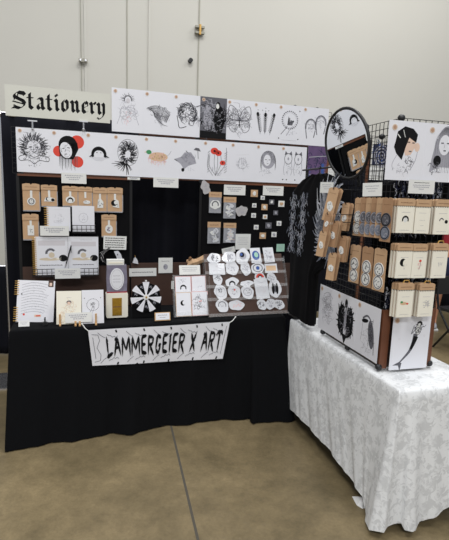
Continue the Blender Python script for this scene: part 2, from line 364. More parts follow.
# curtains
def curtain(name, f, s0, s1, ztop, label, m='curtain_cloth', freq=30, amp=.025, seed=2, d=0):
    rn = random.Random(seed); n = int((s1-s0)*90); rows = 10; vs = []
    a, b = rn.uniform(0, 6), rn.uniform(0, 6)
    for i in range(n+1):
        s = s0+(s1-s0)*i/n; w = math.sin(s*freq+a)+.5*math.sin(s*freq*.43+b)+.3*math.sin(s*freq*2.3)
        for k in range(rows+1):
            h = k/rows; vs.append((s, -amp*w*(.6+.4*(1-h)), .012+(ztop-.012)*h))
    q = MB(); q.mesh(vs, [(i*(rows+1)+k, (i+1)*(rows+1)+k, (i+1)*(rows+1)+k+1, i*(rows+1)+k+1) for i in range(n) for k in range(rows)], m)
    t = empty(name, label, 'curtain'); place(t, f, 0, 0, d)
    c = q.build('drape', t, True); md = c.modifiers.new('s', 'SOLIDIFY'); md.thickness = .004
    q = MB(); q.tube([(s0-.02, .03, ztop-.01), (s1+.02, .03, ztop-.01)], .02, 'silver', 8); q.build('crossbar', t)
    for s in (s0, s1):
        q = MB(); q.tube([(s, .065, .01), (s, .065, ztop+.01)], .022, 'silver', 8); q.box(s-.2, s+.2, -.0, .35, .0, .01, 'silver'); q.build('upright', t)
    return t
CU = tf(.86)
curtain('backdrop_curtain', CU, CU.at(3.5, 180)[0], 2.5, CU.at(3, 112)[1], 'tall black pleated curtain hung behind the stationery display')
LB = tf(1.75)
curtain('low_curtain', LB, -1.6, .15, LB.at(1, 266)[1], 'low black drape at the left edge of the photo behind the booth', seed=5)
NB = Frame((1.3, 6.4, 0), R_(8))
curtain('neighbour_curtain', NB, 0, 3.2, 2.05, 'black backdrop of the next booth, behind the person and the wire rack', seed=7)

# ------------------------------------------------------------------ stationery display: wooden frames, black boards, wire grid
def post(q, x, z0, z1, w=.022, m='wood', y0=-.004, y1=.02): q.box(x-w/2, x+w/2, y0, y1, z0, z1, m)
def tower(s0, s1, z0, z1, label, split=1.06, board_m='black_board'):
    t = empty('display_stand', label, 'display stand'); place(t, D, (s0+s1)/2, z0)
    h = z1-z0; w = (s1-s0)/2
    q = MB(); q.box(-w+.01, w-.01, .002, .012, split-z0, h-.01, board_m); q.build('fabric_board', t)
    q = MB(); q.box(-w+.01, w-.01, .0, .014, .005, split-z0, 'brown_board'); q.build('lower_board', t)
    for sx in (-1, 1):
        q = MB(); q.box(sx*w-.011, sx*w+.011, -.004 if s1 > 2 and sx > 0 else .014, .024, 0, h, 'wood' if s1 > 2 and sx > 0 else 'black_metal'); q.build('post', t)
    q = MB(); q.box(-w, w, .0, .02, h-.014, h, 'wood'); q.build('top_rail', t)
    q = MB(); q.box(-w, w, .015, .2, 0, .02, 'wood'); q.build('foot', t)
    return t
ZT = 1.712
tower(.03, .80, .742, ZT-.002, 'left wooden display panel with black board behind the kraft packets')
tower(1.34, 2.17, .742, ZT-.002, 'right wooden display panel with black board holding the enamel pins')
t = tag(MB().build('x') if 0 else (lambda q: (q.box(-.27, .27, 0, .02, 0, .335, 'brown_board'), q.box(-.27, .27, .02, .15, 0, .02, 'brown_board'), q.build('low_board'))[2])(MB()), 'low dark brown board standing behind the black and white wheel', 'board')
place(t, D, 1.07, .742, .02)
# wire grid carrying both rows of prints
def wires(q, w, h, nx, nz, m='black_metal', r=.0013, y=0):
    for i in range(nx+1):
        x = -w/2+w*i/nx; q.box(x-r, x+r, y-r, y+r, 0, h, m)
    for k in range(nz+1):
        z = h*k/nz; q.box(-w/2, w/2, y-r, y+r, z-r, z+r, m)
g = empty('wire_grid', 'wire grid with wooden rails carrying the two rows of prints', 'wire grid'); place(g, D, 0, ZT)
for s0, s1, z0, z1 in [(0, 2.44, 0, .31), (.67, 2.44, .31, .60)]:
    q = MB(); q.box(0, 0, 0, 0, 0, 0, 'black_metal') if 0 else None
    nx = int((s1-s0)/.0345)
    for i in range(nx+1):
        x = s0+(s1-s0)*i/nx; q.box(x-.0015, x+.0015, .012, .015, z0, z1, 'black_metal')
    for k in range(10):
        z = z0+(z1-z0)*k/9; q.box(s0, s1, .010, .013, z-.0015, z+.0015, 'black_metal')
    q.build('grid_panel', g)
for z, a, b in ((.0, .05, 2.2), (.313, .86, 2.42)):
    q = MB(); q.box(a, b, .004, .028, z, z+.012, 'wood'); q.build('rail', g)
for s, z in ((.74, .005), (.05, .005), (1.3, .32), (1.62, .32), (2.05, .32), (2.1, .612), (1.34, .0), (2.3, .612)):
    q = MB(); q.tube([(s, .001, z), (s, .03, z)], .019, 'black_plastic', 12); q.build('connector', g)
# right-hand end of the display: a slim tower that stands on the floor behind the hanging shirt
t = empty('display_tower', 'slim wooden post tower beside the mirror carrying the spiral print', 'display tower'); place(t, D, 2.55, 0)
for x in (-.22, D.at(368.5, 160, -.04)[0]-2.55):
    q = MB(); q.box(x-.016, x+.016, .03, .055, 0, 2.0 if x < 0 else D.at(370, 140, -.04)[1], 'wood' if x > 0 else 'black_metal'); q.build('post', t)
q = MB(); q.box(-.28, .3, -.2, .25, 0, .02, 'wood'); q.build('foot', t)
q = MB(); q.box(-.22, .3, .03, .05, 1.97, 1.99, 'black_metal'); q.build('top_rail', t)

# ------------------------------------------------------------------ drawings
def a_thistle(a):
    a.ring(0, .1, .3, .36, .014, 'ink_mid'); a.burst(0, .1, .3, .42, 0, PI*1.0, 26, .02, 'ink'); a.burst(0, .1, .2, .4, -.3, 3.4, 60, .026, 'ink_mid'); a.scrib(0, .1, .36, .38, 40, .014, 'ink_mid'); a.scrib(-.28, .0, .1, .2, 20, .022, 'ink'); a.scrib(.28, .0, .1, .2, 20, .022, 'ink')
    for q in (-1, 1):
        a.curve([(0, -.22), (q*.2, -.14), (q*.42, -.2), (q*.4, -.32), (q*.16, -.3), (0, -.42)], .016, 'ink'); a.scrib(q*.22, -.25, .18, .08, 10, .012, 'ink_mid')
        a.oval(q*.09, .1, .05, .02, 'ink_mid'); a.scrib(q*.25, -.05, .12, .1, 12, .02, 'ink')
    a.curve([(-.07, -.02), (0, -.05), (.07, -.02)], .016, 'ink'); a.scrib(0, .0, .2, .25, 18, .008, 'ink_light'); a.scrib(0, -.4, .3, .08, 12, .012, 'ink_mid')
def a_beanie(a):
    a.oval(.27, .32, .2, .2, 'red'); a.oval(-.27, .02, .16, .16, 'red'); a.oval(.27, -.27, .17, .17, 'red')
    a.oval(0, .22, .27, .27, 'ink', 2); a.poly([(-.27, .22), (-.24, -.1), (-.1, -.2), (.15, -.2), (.3, .1), (.27, .3)], 'ink', 2)
    a.oval(-.06, .06, .17, .24, 'paper', 3, .25); a.scrib(-.06, .02, .15, .2, 10, .01, 'ink_mid', 4); a.curve([(-.16, .1), (-.1, .12)], .02, 'ink', 4); a.curve([(-.02, .14), (.05, .13)], .02, 'ink', 4); a.curve([(-.1, -.06), (-.03, -.05)], .02, 'ink_mid', 4); a.line([(-.06, .1), (-.09, .01)], .012, 'ink_mid', 4)
    for i in range(18):
        x = -.25+i*.03; a.line([(x, -.1), (x+.01*(i % 3-1), -.42-.04*(i % 4))], .018, 'ink_mid' if i % 3 else 'ink', 2, .004)
def a_sunkhair(a):
    a.arch(0, .0, .27, 0, 'ink'); a.poly([(-.27, -.04), (-.36, -.12), (-.25, -.1)], 'ink'); a.poly([(.27, -.04), (.38, -.12), (.25, -.1)], 'ink')
    for k in range(5): a.line([(-.3+.04*k, -.12-.03*k), (.32-.05*k, -.12-.03*k)], .007, 'ink_light')
    a.oval(-.07, .05, .035, .012, 'ink_mid'); a.oval(.07, .05, .035, .012, 'ink_mid')
def a_fern(a):
    for i in range(150):
        t = a.rnd.uniform(0, 2*PI); q = a.rnd.uniform(.4, 1); x, z = .3*q*math.cos(t), .08+.38*q*math.sin(t)
        a.curve([(x*.6, z*.7), (x, z), (x+.07*math.cos(t+1), z+.07*math.sin(t+1))], .026, 'ink' if i % 3 else 'ink_mid', 1, .006, 3)
    a.burst(-.08, -.2, .05, .38, PI*.95, PI*1.75, 14, .035, 'ink'); a.ring(0, .1, .33, .42, .012, 'ink_mid')
def a_duckbread(a):
    a.oval(-.3, .16, .09, .07, 'green_ink', 2); a.poly([(-.37, .18), (-.46, .15), (-.37, .13)], 'tan_ink'); a.oval(.02, .02, .32, .15, 'tan_ink'); a.scrib(.02, -.02, .34, .2, 26, .02, 'pink', 2)
    for x in (-.22, -.1, .1, .22): a.line([(x, -.08), (x+.02, -.25)], .03, 'skin_tint', 1, .012); 
    a.curve([(.3, .05), (.4, .14), (.46, .24)], .014, 'ink_light'); a.scrib(.02, .04, .26, .1, 16, .014, 'kraft_dark', 2); a.scrib(.1, -.1, .18, .06, 8, .01, 'ink_light', 2)
def a_umbrella(a):
    a.poly([(-.42, -.02), (-.2, .06), (-.1, .2), (.12, .22), (.24, .05), (.3, -.12), (.05, -.2), (-.1, -.32), (-.22, -.16)], 'ink_light'); a.scrib(0, 0, .26, .18, 20, .01, 'ink_mid', 2)
    a.poly([(.2, .3), (.27, .37), (.38, .36), (.44, .26), (.32, .28)], 'ink_mid', 2); a.line([(.34, .28), (.36, .02)], .014, 'ink', 2); a.oval(-.14, -.34, .05, .06, 'ink', 2); a.line([(-.05, .26), (0, .2)], .02, 'ink', 2); a.line([(-.42, -.02), (-.32, -.08)], .02, 'ink', 2)
    a.scrib(.05, -.3, .25, .06, 9, .01, 'ink_light')
def a_poppy(a):
    for q in ((-.05, -.1), (-.2, -.15), (.15, -.1), (.05, -.2)): a.curve([(.0, -.5), (q[0]*1.2, q[1]), (q[0]*1.1, .2)], .014, 'ink_mid')
    for x, z, r in ((-.06, .32, .14), (.08, .26, .12), (.24, -.06, .1)):
        a.oval(x, z, r, r*.8, 'red', 2); a.oval(x, z, r*.3, r*.25, 'ink', 3)
    for k in range(9):
        z = -.4+k*.08; a.line([(.3, z), (.4, z+.08)], .014, 'ink_mid'); a.line([(-.3, z), (-.22, z+.08)], .014, 'ink_mid')
    a.curve([(.05, -.5), (.34, -.1), (.36, .45)], .014, 'ink_mid'); a.curve([(-.1, -.5), (-.3, -.2), (-.26, .2)], .014, 'ink_mid'); a.scrib(0, -.35, .2, .14, 14, .014, 'ink_light')
def a_hand(a):
    a.scrib(0, -.08, .22, .2, 26, .01, 'ink_light'); a.ring(0, -.05, .17, .18, .012, 'ink_light'); a.line([(-.25, .24), (.25, .28)], .008, 'ink_faint')
    for k in range(4): a.curve([(-.12+k*.08, -.05), (-.12+k*.07, .1), (-.1+k*.07, .17)], .012, 'ink_light')
def a_portrait(a, m='ink_mid'):
    a.oval(-.02, .12, .14, .2, 'paper', 2); a.oval(.02, .14, .27, .32, 'ink_light', 1)
    for i in range(34):
        t = -.4+i*.125; a.curve([(.0+.12*math.cos(t), .16+.22*math.sin(t)), (.02+.28*math.cos(t), .16+.3*math.sin(t)), (.03+.3*math.cos(t), -.02+.3*math.sin(t)-.08)], .014, 'ink_mid' if i % 3 else 'ink', 1, .005, 3)
    a.line([(-.1, .14), (-.04, .14)], .018, 'ink', 3); a.line([(.04, .14), (.1, .14)], .018, 'ink', 3); a.line([(-.03, .0), (.04, .0)], .016, 'ink_mid', 3); a.line([(0, .12), (-.02, .05)], .01, 'ink_light', 3)
    a.scrib(0, -.3, .25, .14, 16, .012, 'ink_light')
def a_twins(a):
    for q in (-1, 1):
        x = q*.19; a.poly([(x-.14, .32), (x-.11, .46), (x-.02, .36)], 'ink_mid'); a.poly([(x+.14, .32), (x+.11, .46), (x+.02, .36)], 'ink_mid')
        a.ring(x, .2, .14, .18, .018, 'ink_mid'); a.curve([(x-.12, .1), (x-.16, -.15), (x-.12, -.35)], .016, 'ink_light'); a.curve([(x+.12, .1), (x+.16, -.15), (x+.12, -.35)], .016, 'ink_light'); a.scrib(x, -.12, .12, .2, 16, .012, 'ink_light'); a.oval(x, .2, .03, .05, 'ink_light')
    for x in (-.36, -.22, .1): a.oval(x, -.5, .025, .02, 'ink')
def a_halo(a):
    a.ring(0, .32, .11, .13, .03, 'ink_mid', a0=-.2, a1=3.4); a.burst(0, .32, .13, .2, -.1, 3.3, 16, .016, 'ink_mid'); a.oval(0, .3, .06, .08, 'ink_faint')
    a.scrib(0, -.05, .28, .3, 50, .01, 'ink_light'); a.curve([(-.2, .1), (-.26, -.2), (-.34, -.42)], .012, 'ink_light'); a.curve([(.2, .1), (.26, -.2), (.34, -.42)], .012, 'ink_light'); a.scrib(0, -.2, .12, .2, 16, .01, 'pink')
def a_swirl(a):
    for i in range(14):
        k = i/14; a.curve([(-.38+.02*i, .14-.01*i), (-.1, .24-.03*i), (.25, .16-.03*i), (.4-.01*i, -.02-.02*i), (.2, -.05-.015*i)], .012+.006*(i % 2), 'ink_mid' if i % 3 else 'ink', 1, .004)
    for i in range(7): a.curve([(-.16+.03*i, -.0), (-.05+.03*i, -.2-.02*i), (.1+.04*i, -.4)], .016, 'ink_mid', 1, .004)
    a.scrib(-.3, .12, .1, .06, 10, .014, 'ink'); a.scrib(.05, .05, .36, .18, 30, .014, 'ink_mid'); a.scrib(.1, -.2, .25, .18, 20, .012, 'ink_light')
def a_curl(a):
    a.scrib(.05, .08, .28, .34, 60, .02, 'ink_mid')
    for i in range(26):
        t0 = -1.0+i*.17; r = .26+.03*(i % 3); c = (.04, .06)
        a.curve([(c[0]+r*math.cos(t0), c[1]+r*1.15*math.sin(t0)), (c[0]+r*1.1*math.cos(t0+.5), c[1]+r*1.2*math.sin(t0+.5)), (c[0]+r*.8*math.cos(t0+1.1), c[1]+r*.9*math.sin(t0+1.1))], .028, 'ink_mid' if i % 3 else 'ink', 1, .006, 4)
    a.scrib(-.22, .18, .12, .12, 18, .024, 'ink'); a.scrib(.24, 0, .1, .3, 22, .024, 'ink_mid'); a.curve([(-.34, -.02), (-.3, -.2), (-.24, -.42), (0, -.36)], .024, 'ink', 1); a.curve([(-.3, .0), (-.1, -.05), (.1, .02)], .024, 'ink_mid')
def a_dark(a):
    a.poly([(-.5, -a.hh), (.5, -a.hh), (.5, a.hh), (-.5, a.hh)], 'ink_mid'); a.scrib(0, .0, .48, .58, 70, .03, 'ink_light', 2); a.scrib(0, -.1, .48, .5, 50, .03, 'ink', 3)
    a.oval(.22, -.05, .2, .5, 'ink', 3); a.oval(.17, .47, .08, .1, 'ink', 3); a.oval(.15, .42, .06, .09, 'card', 4); a.oval(-.22, 0, .15, .45, 'ink_light', 3); a.scrib(-.22, 0, .15, .45, 20, .018, 'ink_mid', 4); a.scrib(.22, -.1, .16, .4, 20, .014, 'ink_light', 4); a.poly([(-.5, -a.hh), (.5, -a.hh), (.5, -.5), (-.5, -.46)], 'ink', 4)
def a_butterfly(a):
    for q in (-1, 1):
        a.curve([(0, .05), (q*.12, .35), (q*.36, .48), (q*.42, .2), (q*.3, .02), (0, -.02)], .02, 'ink_mid'); a.curve([(0, 0), (q*.34, -.04), (q*.36, -.3), (q*.16, -.4), (0, -.1)], .018, 'ink_mid')
        for i in range(9): a.line([(0, .02), (q*.4*math.cos(-.6+i*.2), .02+.42*math.sin(-.6+i*.2))], .012, 'ink_mid' if i % 2 else 'ink_light')
        a.scrib(q*.25, .22, .14, .16, 14, .014, 'ink_mid'); a.scrib(q*.2, -.2, .14, .14, 14, .014, 'ink_mid')
    a.scrib(0, .02, .44, .42, 60, .012, 'ink_mid'); a.line([(0, .1), (0, -.25)], .03, 'ink'); a.scrib(0, -.42, .3, .06, 12, .012, 'ink_light')
def a_feathers(a):
    for x0, x1 in ((-.18, -.3), (0, 0), (.2, .34)):
        for i in range(9):
            t = i/9; a.line([(x0+(x1-x0)*t, -.35+.6*t), (x0+(x1-x0)*t-.06-.02*t, -.35+.6*t+.1)], .03, 'ink_mid' if i < 6 else 'ink', 1, .01); a.line([(x0+(x1-x0)*t, -.35+.6*t), (x0+(x1-x0)*t+.06+.02*t, -.35+.6*t+.1)], .03, 'ink_mid' if i < 6 else 'ink', 1, .01)
        a.oval(x1, .28, .05, .07, 'ink'); a.line([(x0, -.42), (x1, .3)], .01, 'ink', 2)
    for x, z in ((0, .4), (0, .5), (-.12, .42), (.12, .42), (-.3, .42)): a.oval(x, z, .014, .02, 'ink_mid')
def a_moonhand(a):
    for i in range(26):
        t = 2*PI*i/26; a.oval(.0+.31*math.cos(t), .16+.31*math.sin(t), .026, .026, 'ink_mid', n=8)
    a.ring(0, .16, .26, .26, .008, 'ink_light'); a.poly([(-.1, -.02), (-.06, .3), (0, .1), (.06, .16), (.14, .1), (.1, -.02)], 'ink_mid'); a.scrib(0, .1, .1, .14, 12, .02, 'ink', 2); a.oval(.13, .12, .035, .035, 'ink')
    a.curve([(-.1, -.06), (-.2, -.2), (-.34, -.36)], .022, 'ink_mid'); a.curve([(.14, -.05), (.0, -.2), (-.12, -.4)], .022, 'ink_light'); a.scrib(.1, -.3, .22, .08, 12, .012, 'ink_light'); a.text(-.3, .3, -.56, .02, 'ink_light')
    for x, z in ((.38, .5), (-.42, -.5), (.36, -.5)): a.oval(x, z, .022, .022, 'ink')
def a_arches(a):
    for x, z in ((-.16, -.02), (.22, .12)):
        a.ring(x, z, .2, .26, .03, 'ink_mid', a0=-.3, a1=3.5); a.ring(x, z, .16, .22, .012, 'ink_light', a0=-.3, a1=3.5); a.line([(x-.18, z-.1), (x-.13, z-.38)], .03, 'ink_mid'); a.line([(x+.18, z-.1), (x+.13, z-.34)], .03, 'ink_mid'); a.curve([(x-.12, z+.06), (x, z+.1), (x+.12, z+.08)], .014, 'ink_light'); a.scrib(x, z+.05, .17, .2, 16, .014, 'ink_light'); a.ring(x, z, .18, .24, .05, 'ink_light', 0, a0=-.2, a1=3.4)
def a_purple(a):
    a.poly([(-.5, -a.hh), (.5, -a.hh), (.5, a.hh), (-.5, a.hh)], 'purple'); a.scrib(-.05, .1, .4, .4, 26, .03, 'navy', 2); a.scrib(0, -.5, .45, .14, 20, .04, 'ink_light', 3); a.poly([(.3, -.4), (.5, -.4), (.5, .3), (.38, .3)], 'wood', 3); a.poly([(.12, -.4), (.24, -.4), (.24, .0), (.12, .0)], 'blue_ink', 3); a.line([(-.45, .22), (.3, .3)], .03, 'ink_light', 3); a.scrib(-.42, -.35, .1, .2, 9, .05, 'blue_ink', 3)
def a_spiral(a):
    a.poly([(-.5, -a.hh), (.5, -a.hh), (.5, a.hh), (-.5, a.hh)], 'navy'); a.scrib(0, 0, .45, .6, 24, .04, 'blue_ink', 2)
    a.line([(.03+(.02+i*.012)*math.cos(i*.55), -.05+(.02+i*.014)*math.sin(i*.55)) for i in range(34)], .06, 'ink_light', 3); a.ring(.03, -.05, .44, .5, .05, 'ink_light', 3)
def a_bobgirl(a):
    a.poly([(-.3, .2), (-.26, .42), (-.08, .54), (.14, .5), (.27, .38), (.24, .2), (.05, .3), (-.02, .1), (-.06, -.05), (-.1, -.2), (-.26, -.06), (-.33, .08)], 'ink', 2); a.poly([(-.08, .3), (.2, .32), (.24, .12), (.12, -.08), (-.02, -.1), (-.07, .05)], 'skin_tint', 1)
    a.oval(.28, .1, .07, .1, 'skin_tint'); a.line([(.0, .2), (.08, .2)], .02, 'ink', 3); a.line([(.14, .19), (.2, .19)], .02, 'ink', 3); a.line([(.07, .0), (.14, .0)], .026, 'ink_mid', 3); a.line([(-.26, .36), (-.18, .28)], .02, 'card', 4); a.line([(-.12, .46), (-.06, .3)], .014, 'card', 4)
    a.curve([(-.24, -.1), (-.34, -.3), (-.3, -.44)], .012, 'ink_light'); a.curve([(.3, .0), (.26, -.2), (.14, -.42)], .014, 'ink_light'); a.scrib(.1, -.3, .14, .2, 20, .014, 'ink_mid'); a.scrib(-.05, -.4, .3, .14, 16, .01, 'ink_light')
def a_longhair(a):
    a.oval(.1, .3, .28, .3, 'ink_light'); a.poly([(-.22, .3), (-.3, -.1), (-.34, -.42), (-.1, -.3), (.3, -.3), (.46, -.48), (.42, .3)], 'ink_light')
    a.oval(.0, .18, .15, .22, 'paper', 2)
    for i in range(30):
        x = -.2+i*.02; a.curve([(.08+(x-.08)*.4, .56), (x*1.15, .3), (x*1.4+.02, -.1), (x*1.5+.02*(i % 3), -.42)], .012, 'ink_mid' if i % 2 else 'ink_light', 1 if -.16 < x < .16 else 3, .004)
    a.line([(-.1, .22), (-.03, .22)], .024, 'ink_mid', 4); a.line([(.05, .22), (.12, .22)], .024, 'ink_mid', 4); a.line([(-.02, .06), (.04, .06)], .028, 'ink_mid', 4); a.line([(0, .2), (-.01, .12)], .01, 'ink_light', 4)
    a.oval(-.16, -.16, .1, .11, 'ink', 4); a.scrib(-.2, -.35, .16, .14, 14, .02, 'ink_mid', 4)
def a_scribble(a): a.scrib(0, .05, .34, .42, 60, .012, 'ink_light'); a.scrib(0, .1, .24, .3, 26, .014, 'ink_mid'); a.ring(.05, .2, .15, .2, .014, 'ink_light'); a.curve([(-.25, .4), (0, .5), (.25, .38)], .016, 'ink_light')
def a_blackwings(a):
    for q in (-1, 1):
        a.poly([(q*.08, .34), (q*.26, .36), (q*.38, .12), (q*.36, -.3), (q*.22, -.42), (q*.06, -.5)], 'ink'); a.burst(q*.2, -.02, .1, .24, -PI/2, PI*1.5, 30, .06, 'ink', 1, 1.7)
    a.oval(0, .42, .07, .12, 'ink'); a.oval(0, .0, .055, .3, 'ink_light', 2); a.scrib(0, 0, .3, .4, 26, .01, 'ink_light', 3); a.poly([(-.14, -.4), (0, -.66), (.14, -.4)], 'ink')
def a_hood(a):
    a.curve([(-.2, .26), (0, .36), (.2, .2), (.3, -.1), (.34, -.5)], .05, 'ink_mid', 2, .02); a.oval(-.1, .22, .14, .05, 'ink', 2, .2); a.oval(.18, -.05, .12, .34, 'ink_mid', 1, .2); a.scrib(.18, -.05, .14, .34, 24, .014, 'ink', 2); a.curve([(-.2, .2), (-.2, -.05), (-.24, -.3)], .014, 'ink_light'); a.scrib(0, -.25, .28, .3, 20, .01, 'ink_light')
def a_mermaid(a):
    a.curve([(.12, .2), (.08, .0), (.0, -.2), (-.16, -.38), (-.28, -.5)], .12, 'ink_mid', 1, .02); a.curve([(.13, .14), (.09, .0), (.02, -.16)], .13, 'ink', 2, .07); a.poly([(-.24, -.44), (-.42, -.52), (-.27, -.53), (-.22, -.66), (-.18, -.48)], 'ink_mid')
    a.oval(.17, .3, .07, .13, 'card', 2); a.ring(.17, .3, .07, .12, .014, 'ink_mid', 3); a.scrib(.18, .34, .12, .14, 18, .02, 'ink_mid', 3); a.oval(.2, .44, .07, .06, 'ink', 3); a.oval(.19, .42, .035, .035, 'card', 4); a.line([(.1, .3), (.0, .2), (.06, .4)], .016, 'ink_mid', 3)
    for x, z in ((.0, .45), (-.3, .1), (.35, .15)): a.ring(x, z, .02, .02, .006, 'ink_faint')

def printrow(f, items, zt, zb, slist, d, group):
    for i, (art, lab) in enumerate(items):
        s0, s1 = slist[i], slist[i+1]; w = s1-s0; h = zt-zb
        o = sheet('art_print', lab, 'art print', f, None, d+.0012*(i % 2), art, sz=((s0+s1)/2, (zt+zb)/2, w+.004, h), group=group, roll=0)
        price_sticker(o, -w/2+.024, h/2-.022)
row2 = [(a_thistle, 'print of a spiky-haired face above open wings, left end of the lower row'),
        (a_beanie, 'print of a face in a black beanie with three red circles'),
        (a_sunkhair, 'print of a half-sunk head with black arched hair, lower row'),
        (a_fern, 'lower-row print of a dense black feathery oval drawing'),
        (a_duckbread, 'print of a tan animal with a green head'),
        (a_umbrella, 'print of a grey creature holding a small umbrella'),
        (a_poppy, 'print of red poppies on thin grey stems'),
        (a_hand, 'nearly blank print with a faint grey hand, right of the poppies'),
        (a_portrait, 'print of a grey-haired portrait head in the lower row'),
        (a_twins, 'print of two pointed-ear figures side by side, right end of the lower row')]
s2 = [D.at(x, 155)[0] for x in (17, 51, 85, 112.5, 143, 172, 202, 229.5, 255, 280, 306)]
printrow(D, row2, 2.018, 1.722, s2, .006, 'prints in the lower row')
row1 = [(a_halo, 'pale print of a seated haloed figure, left end of the top row'),
        (a_swirl, 'top-row print of a swirling winged shape, second from the left'),
        (a_curl, 'top-row print of a thick curling dark shape'),
        (a_dark, 'dark grey full-bleed print of two standing figures in the top row'),
        (a_butterfly, 'print of a large grey butterfly in the top row'),
        (a_feathers, 'print of three upright dark feathers in the top row'),
        (a_moonhand, 'top-row print of a hand inside a ring of beads'),
        (a_arches, 'print of two outlined arched heads beside the round mirror')]
s1 = [D.at(x, 115)[0] for x in (112, 143.5, 172.5, 200, 226, 252.5, 277.5, 302, 328)]
printrow(D, row1, 2.335, 2.035, s1, .007, 'prints in the top row')
o = sheet('art_print', 'dark purple full-colour print at the right end of the lower row beside the mirror', 'art print', D, (307.5, 146, 330, 181), .006, a_purple)
o = sheet('art_print', 'small blue and white spiral print beside the mirror', 'art print', D, (372.5, 144.5, 390, 166), .008, a_spiral, th=.004)
# the stationery sign
NIB = R_(42)
def nib(a, pts, w, x0, z0, k, m='ink'):
    nx, nz = math.cos(NIB)*w/2, math.sin(NIB)*w/2
    for (xa, za), (xb, zb) in zip(pts, pts[1:]):
        xa, za, xb, zb = x0+xa*k, z0+za*k, x0+xb*k, z0+zb*k
        a.poly([(xa-nx, za-nz), (xa+nx, za+nz), (xb+nx, zb+nz), (xb-nx, zb-nz)], m)
def minim(x): return [(x-.1, .95), (x+.03, .8), (x+.03, .22), (x+.16, .06)]
GLY = {
 'S': (1.25, [[(1.02, 1.28), (.86, 1.5), (.5, 1.52), (.22, 1.3), (.2, 1.08), (.5, .9), (.84, .74), (1.0, .5), (.9, .2), (.6, .0), (.3, .08), (.02, .02)]], [[(.2, 1.1), (.2, .75), (.06, .62)], [(.5, 1.5), (.44, 1.0), (.92, .74)], [(.06, .62), (.9, .42)], [(.12, .28), (.6, .0)], [(.92, 1.3), (.5, 1.36)]]),
 't': (.66, [[(.14, 1.28), (.14, .22), (.34, .04)]], [[(-.1, .92), (.44, .92)], [(.02, 1.14), (.26, 1.36)]]),
 'a': (.82, [[(.12, .9), (.36, .95), (.46, .8), (.46, .22), (.6, .06)], [(.12, .42), (.1, .22), (.24, .06)]], [[(.46, .6), (.12, .42)], [(.24, .06), (.46, .24)]]),
 'i': (.5, [minim(.1), [(.06, 1.34), (.16, 1.22)]], []),
 'o': (.8, [[(.22, .96), (.1, .8), (.1, .24), (.28, .05)], [(.34, .96), (.5, .78), (.5, .24), (.34, .05)]], [[(.1, .82), (.34, 1.0)], [(.28, .05), (.5, .24)]]),
 'n': (.88, [minim(.1), [(.36, .97), (.5, .8), (.5, .22), (.64, .06)]], [[(.12, .78), (.4, .98)]]),
 'e': (.7, [[(.22, .96), (.1, .8), (.1, .24), (.28, .05)], [(.3, .98), (.46, .82)]], [[(.5, .86), (.5, .62)], [(.54, .7), (.12, .44)], [(.5, .66), (.1, .4)], [(.28, .05), (.54, .22)]]),
 'r': (.64, [minim(.1), [(.34, .98), (.46, .86)]], [[(.12, .76), (.36, .98)]]),
 'y': (.8, [minim(.08), [(.4, .96), (.52, .8), (.52, .05), (.36, -.24), (.1, -.38)]], [[(.2, .06), (.52, .26)], [(.1, -.38), (-.05, -.26)]])}
def a_sign(a):
    adv = sum(GLY[c][0] for c in 'Stationery'); x0, x1 = -.44, .47; k = (x1-x0)/adv; x = x0; base = -.068
    for c in 'Stationery':
        ad, thick, thin = GLY[c]
        if c == 'S': thick = [[(px_, pz_*.86) for px_, pz_ in st] for st in thick]; thin = [[(px_, pz_*.86) for px_, pz_ in st] for st in thin]
        for st in thick: nib(a, st, k*.31, x, base, k)
        for st in thin: nib(a, st, k*.13, x, base, k)
        x += ad*k
o = sheet('stationery_sign', 'cream board sign reading Stationery in black gothic letters', 'sign', D, (7, 89.3, 111.5, 119.6), .01, a_sign, 'sign_board', th=.004)
for x in (32.5, 83.5):
    s, z = D.at(x, 121, .01); q = MB(); q.box(-.03, .03, -.006, .006, .0, .008, 'sleeve'); q.tube([(0, 0, .0), (0, 0, -.045)], .006, 'silver', 8); q.ball((0, 0, -.05), .009, 'silver', n=8); q.box(-.012, .012, -.004, .004, -.085, -.05, 'acrylic')
    c = q.build('sign_clip'); place(c, D, s, z-.004 if x < 50 else z-.008, .014); tag(c, 'metal clip under the left half of the Stationery sign' if x < 50 else 'metal clip under the right half of the Stationery sign', 'clip')
# little price cards on the display
def pc(lab, px, f=D, d=.012, m='card', art=None, **k): return sheet('price_card', lab, 'price card', f, px, d, art or card_text([.36, .3, .2], .07, 'ink_light'), m, **k)
pc('white price card clipped under the red-circle beanie print', (61.5, 173, 86.5, 183.5))
pc('white price card under the tan animal print', (153.5, 177.5, 178.5, 187.5))
pc('white price card hanging above the upper sticker bags on the right panel', (224, 185, 245.5, 195), d=.008)
pc('white price card at the top right corner of the black pin board', (263, 186, 283.5, 195.5), d=.008)
pc('square white info card below the pin board, above the stickers', (235.5, 234, 250.5, 249.5), d=.01, art=card_text([.34, .3, .36, .3], .05, 'ink_light'))
pc('small tilted white card below the sticker bags', (222, 247.5, 235, 253), d=.012, roll=R_(-12))
pc('white card with rows of dark hand lettering, beside the wire basket', (103.5, 236, 126.5, 249.5), d=.03, art=lambda a: [a.text(-.42, .42, z, .07, 'ink') for z in (.2, .1, 0, -.1, -.2)], roll=R_(2))
pc('tiny pale sliver card clipped under the black feathery print', (127.5, 177.3, 140, 179.8), d=.02)
pc('pale mint green card at the bottom right of the pin board', (276.5, 244, 284.5, 251.5), d=.008, m='teal')
pc('tall white card hanging below the left side of the mirror', (328, 166, 335, 180), d=.15)
pc('white card with text under the blue spiral print', (369, 167.5, 383, 180), d=.03)

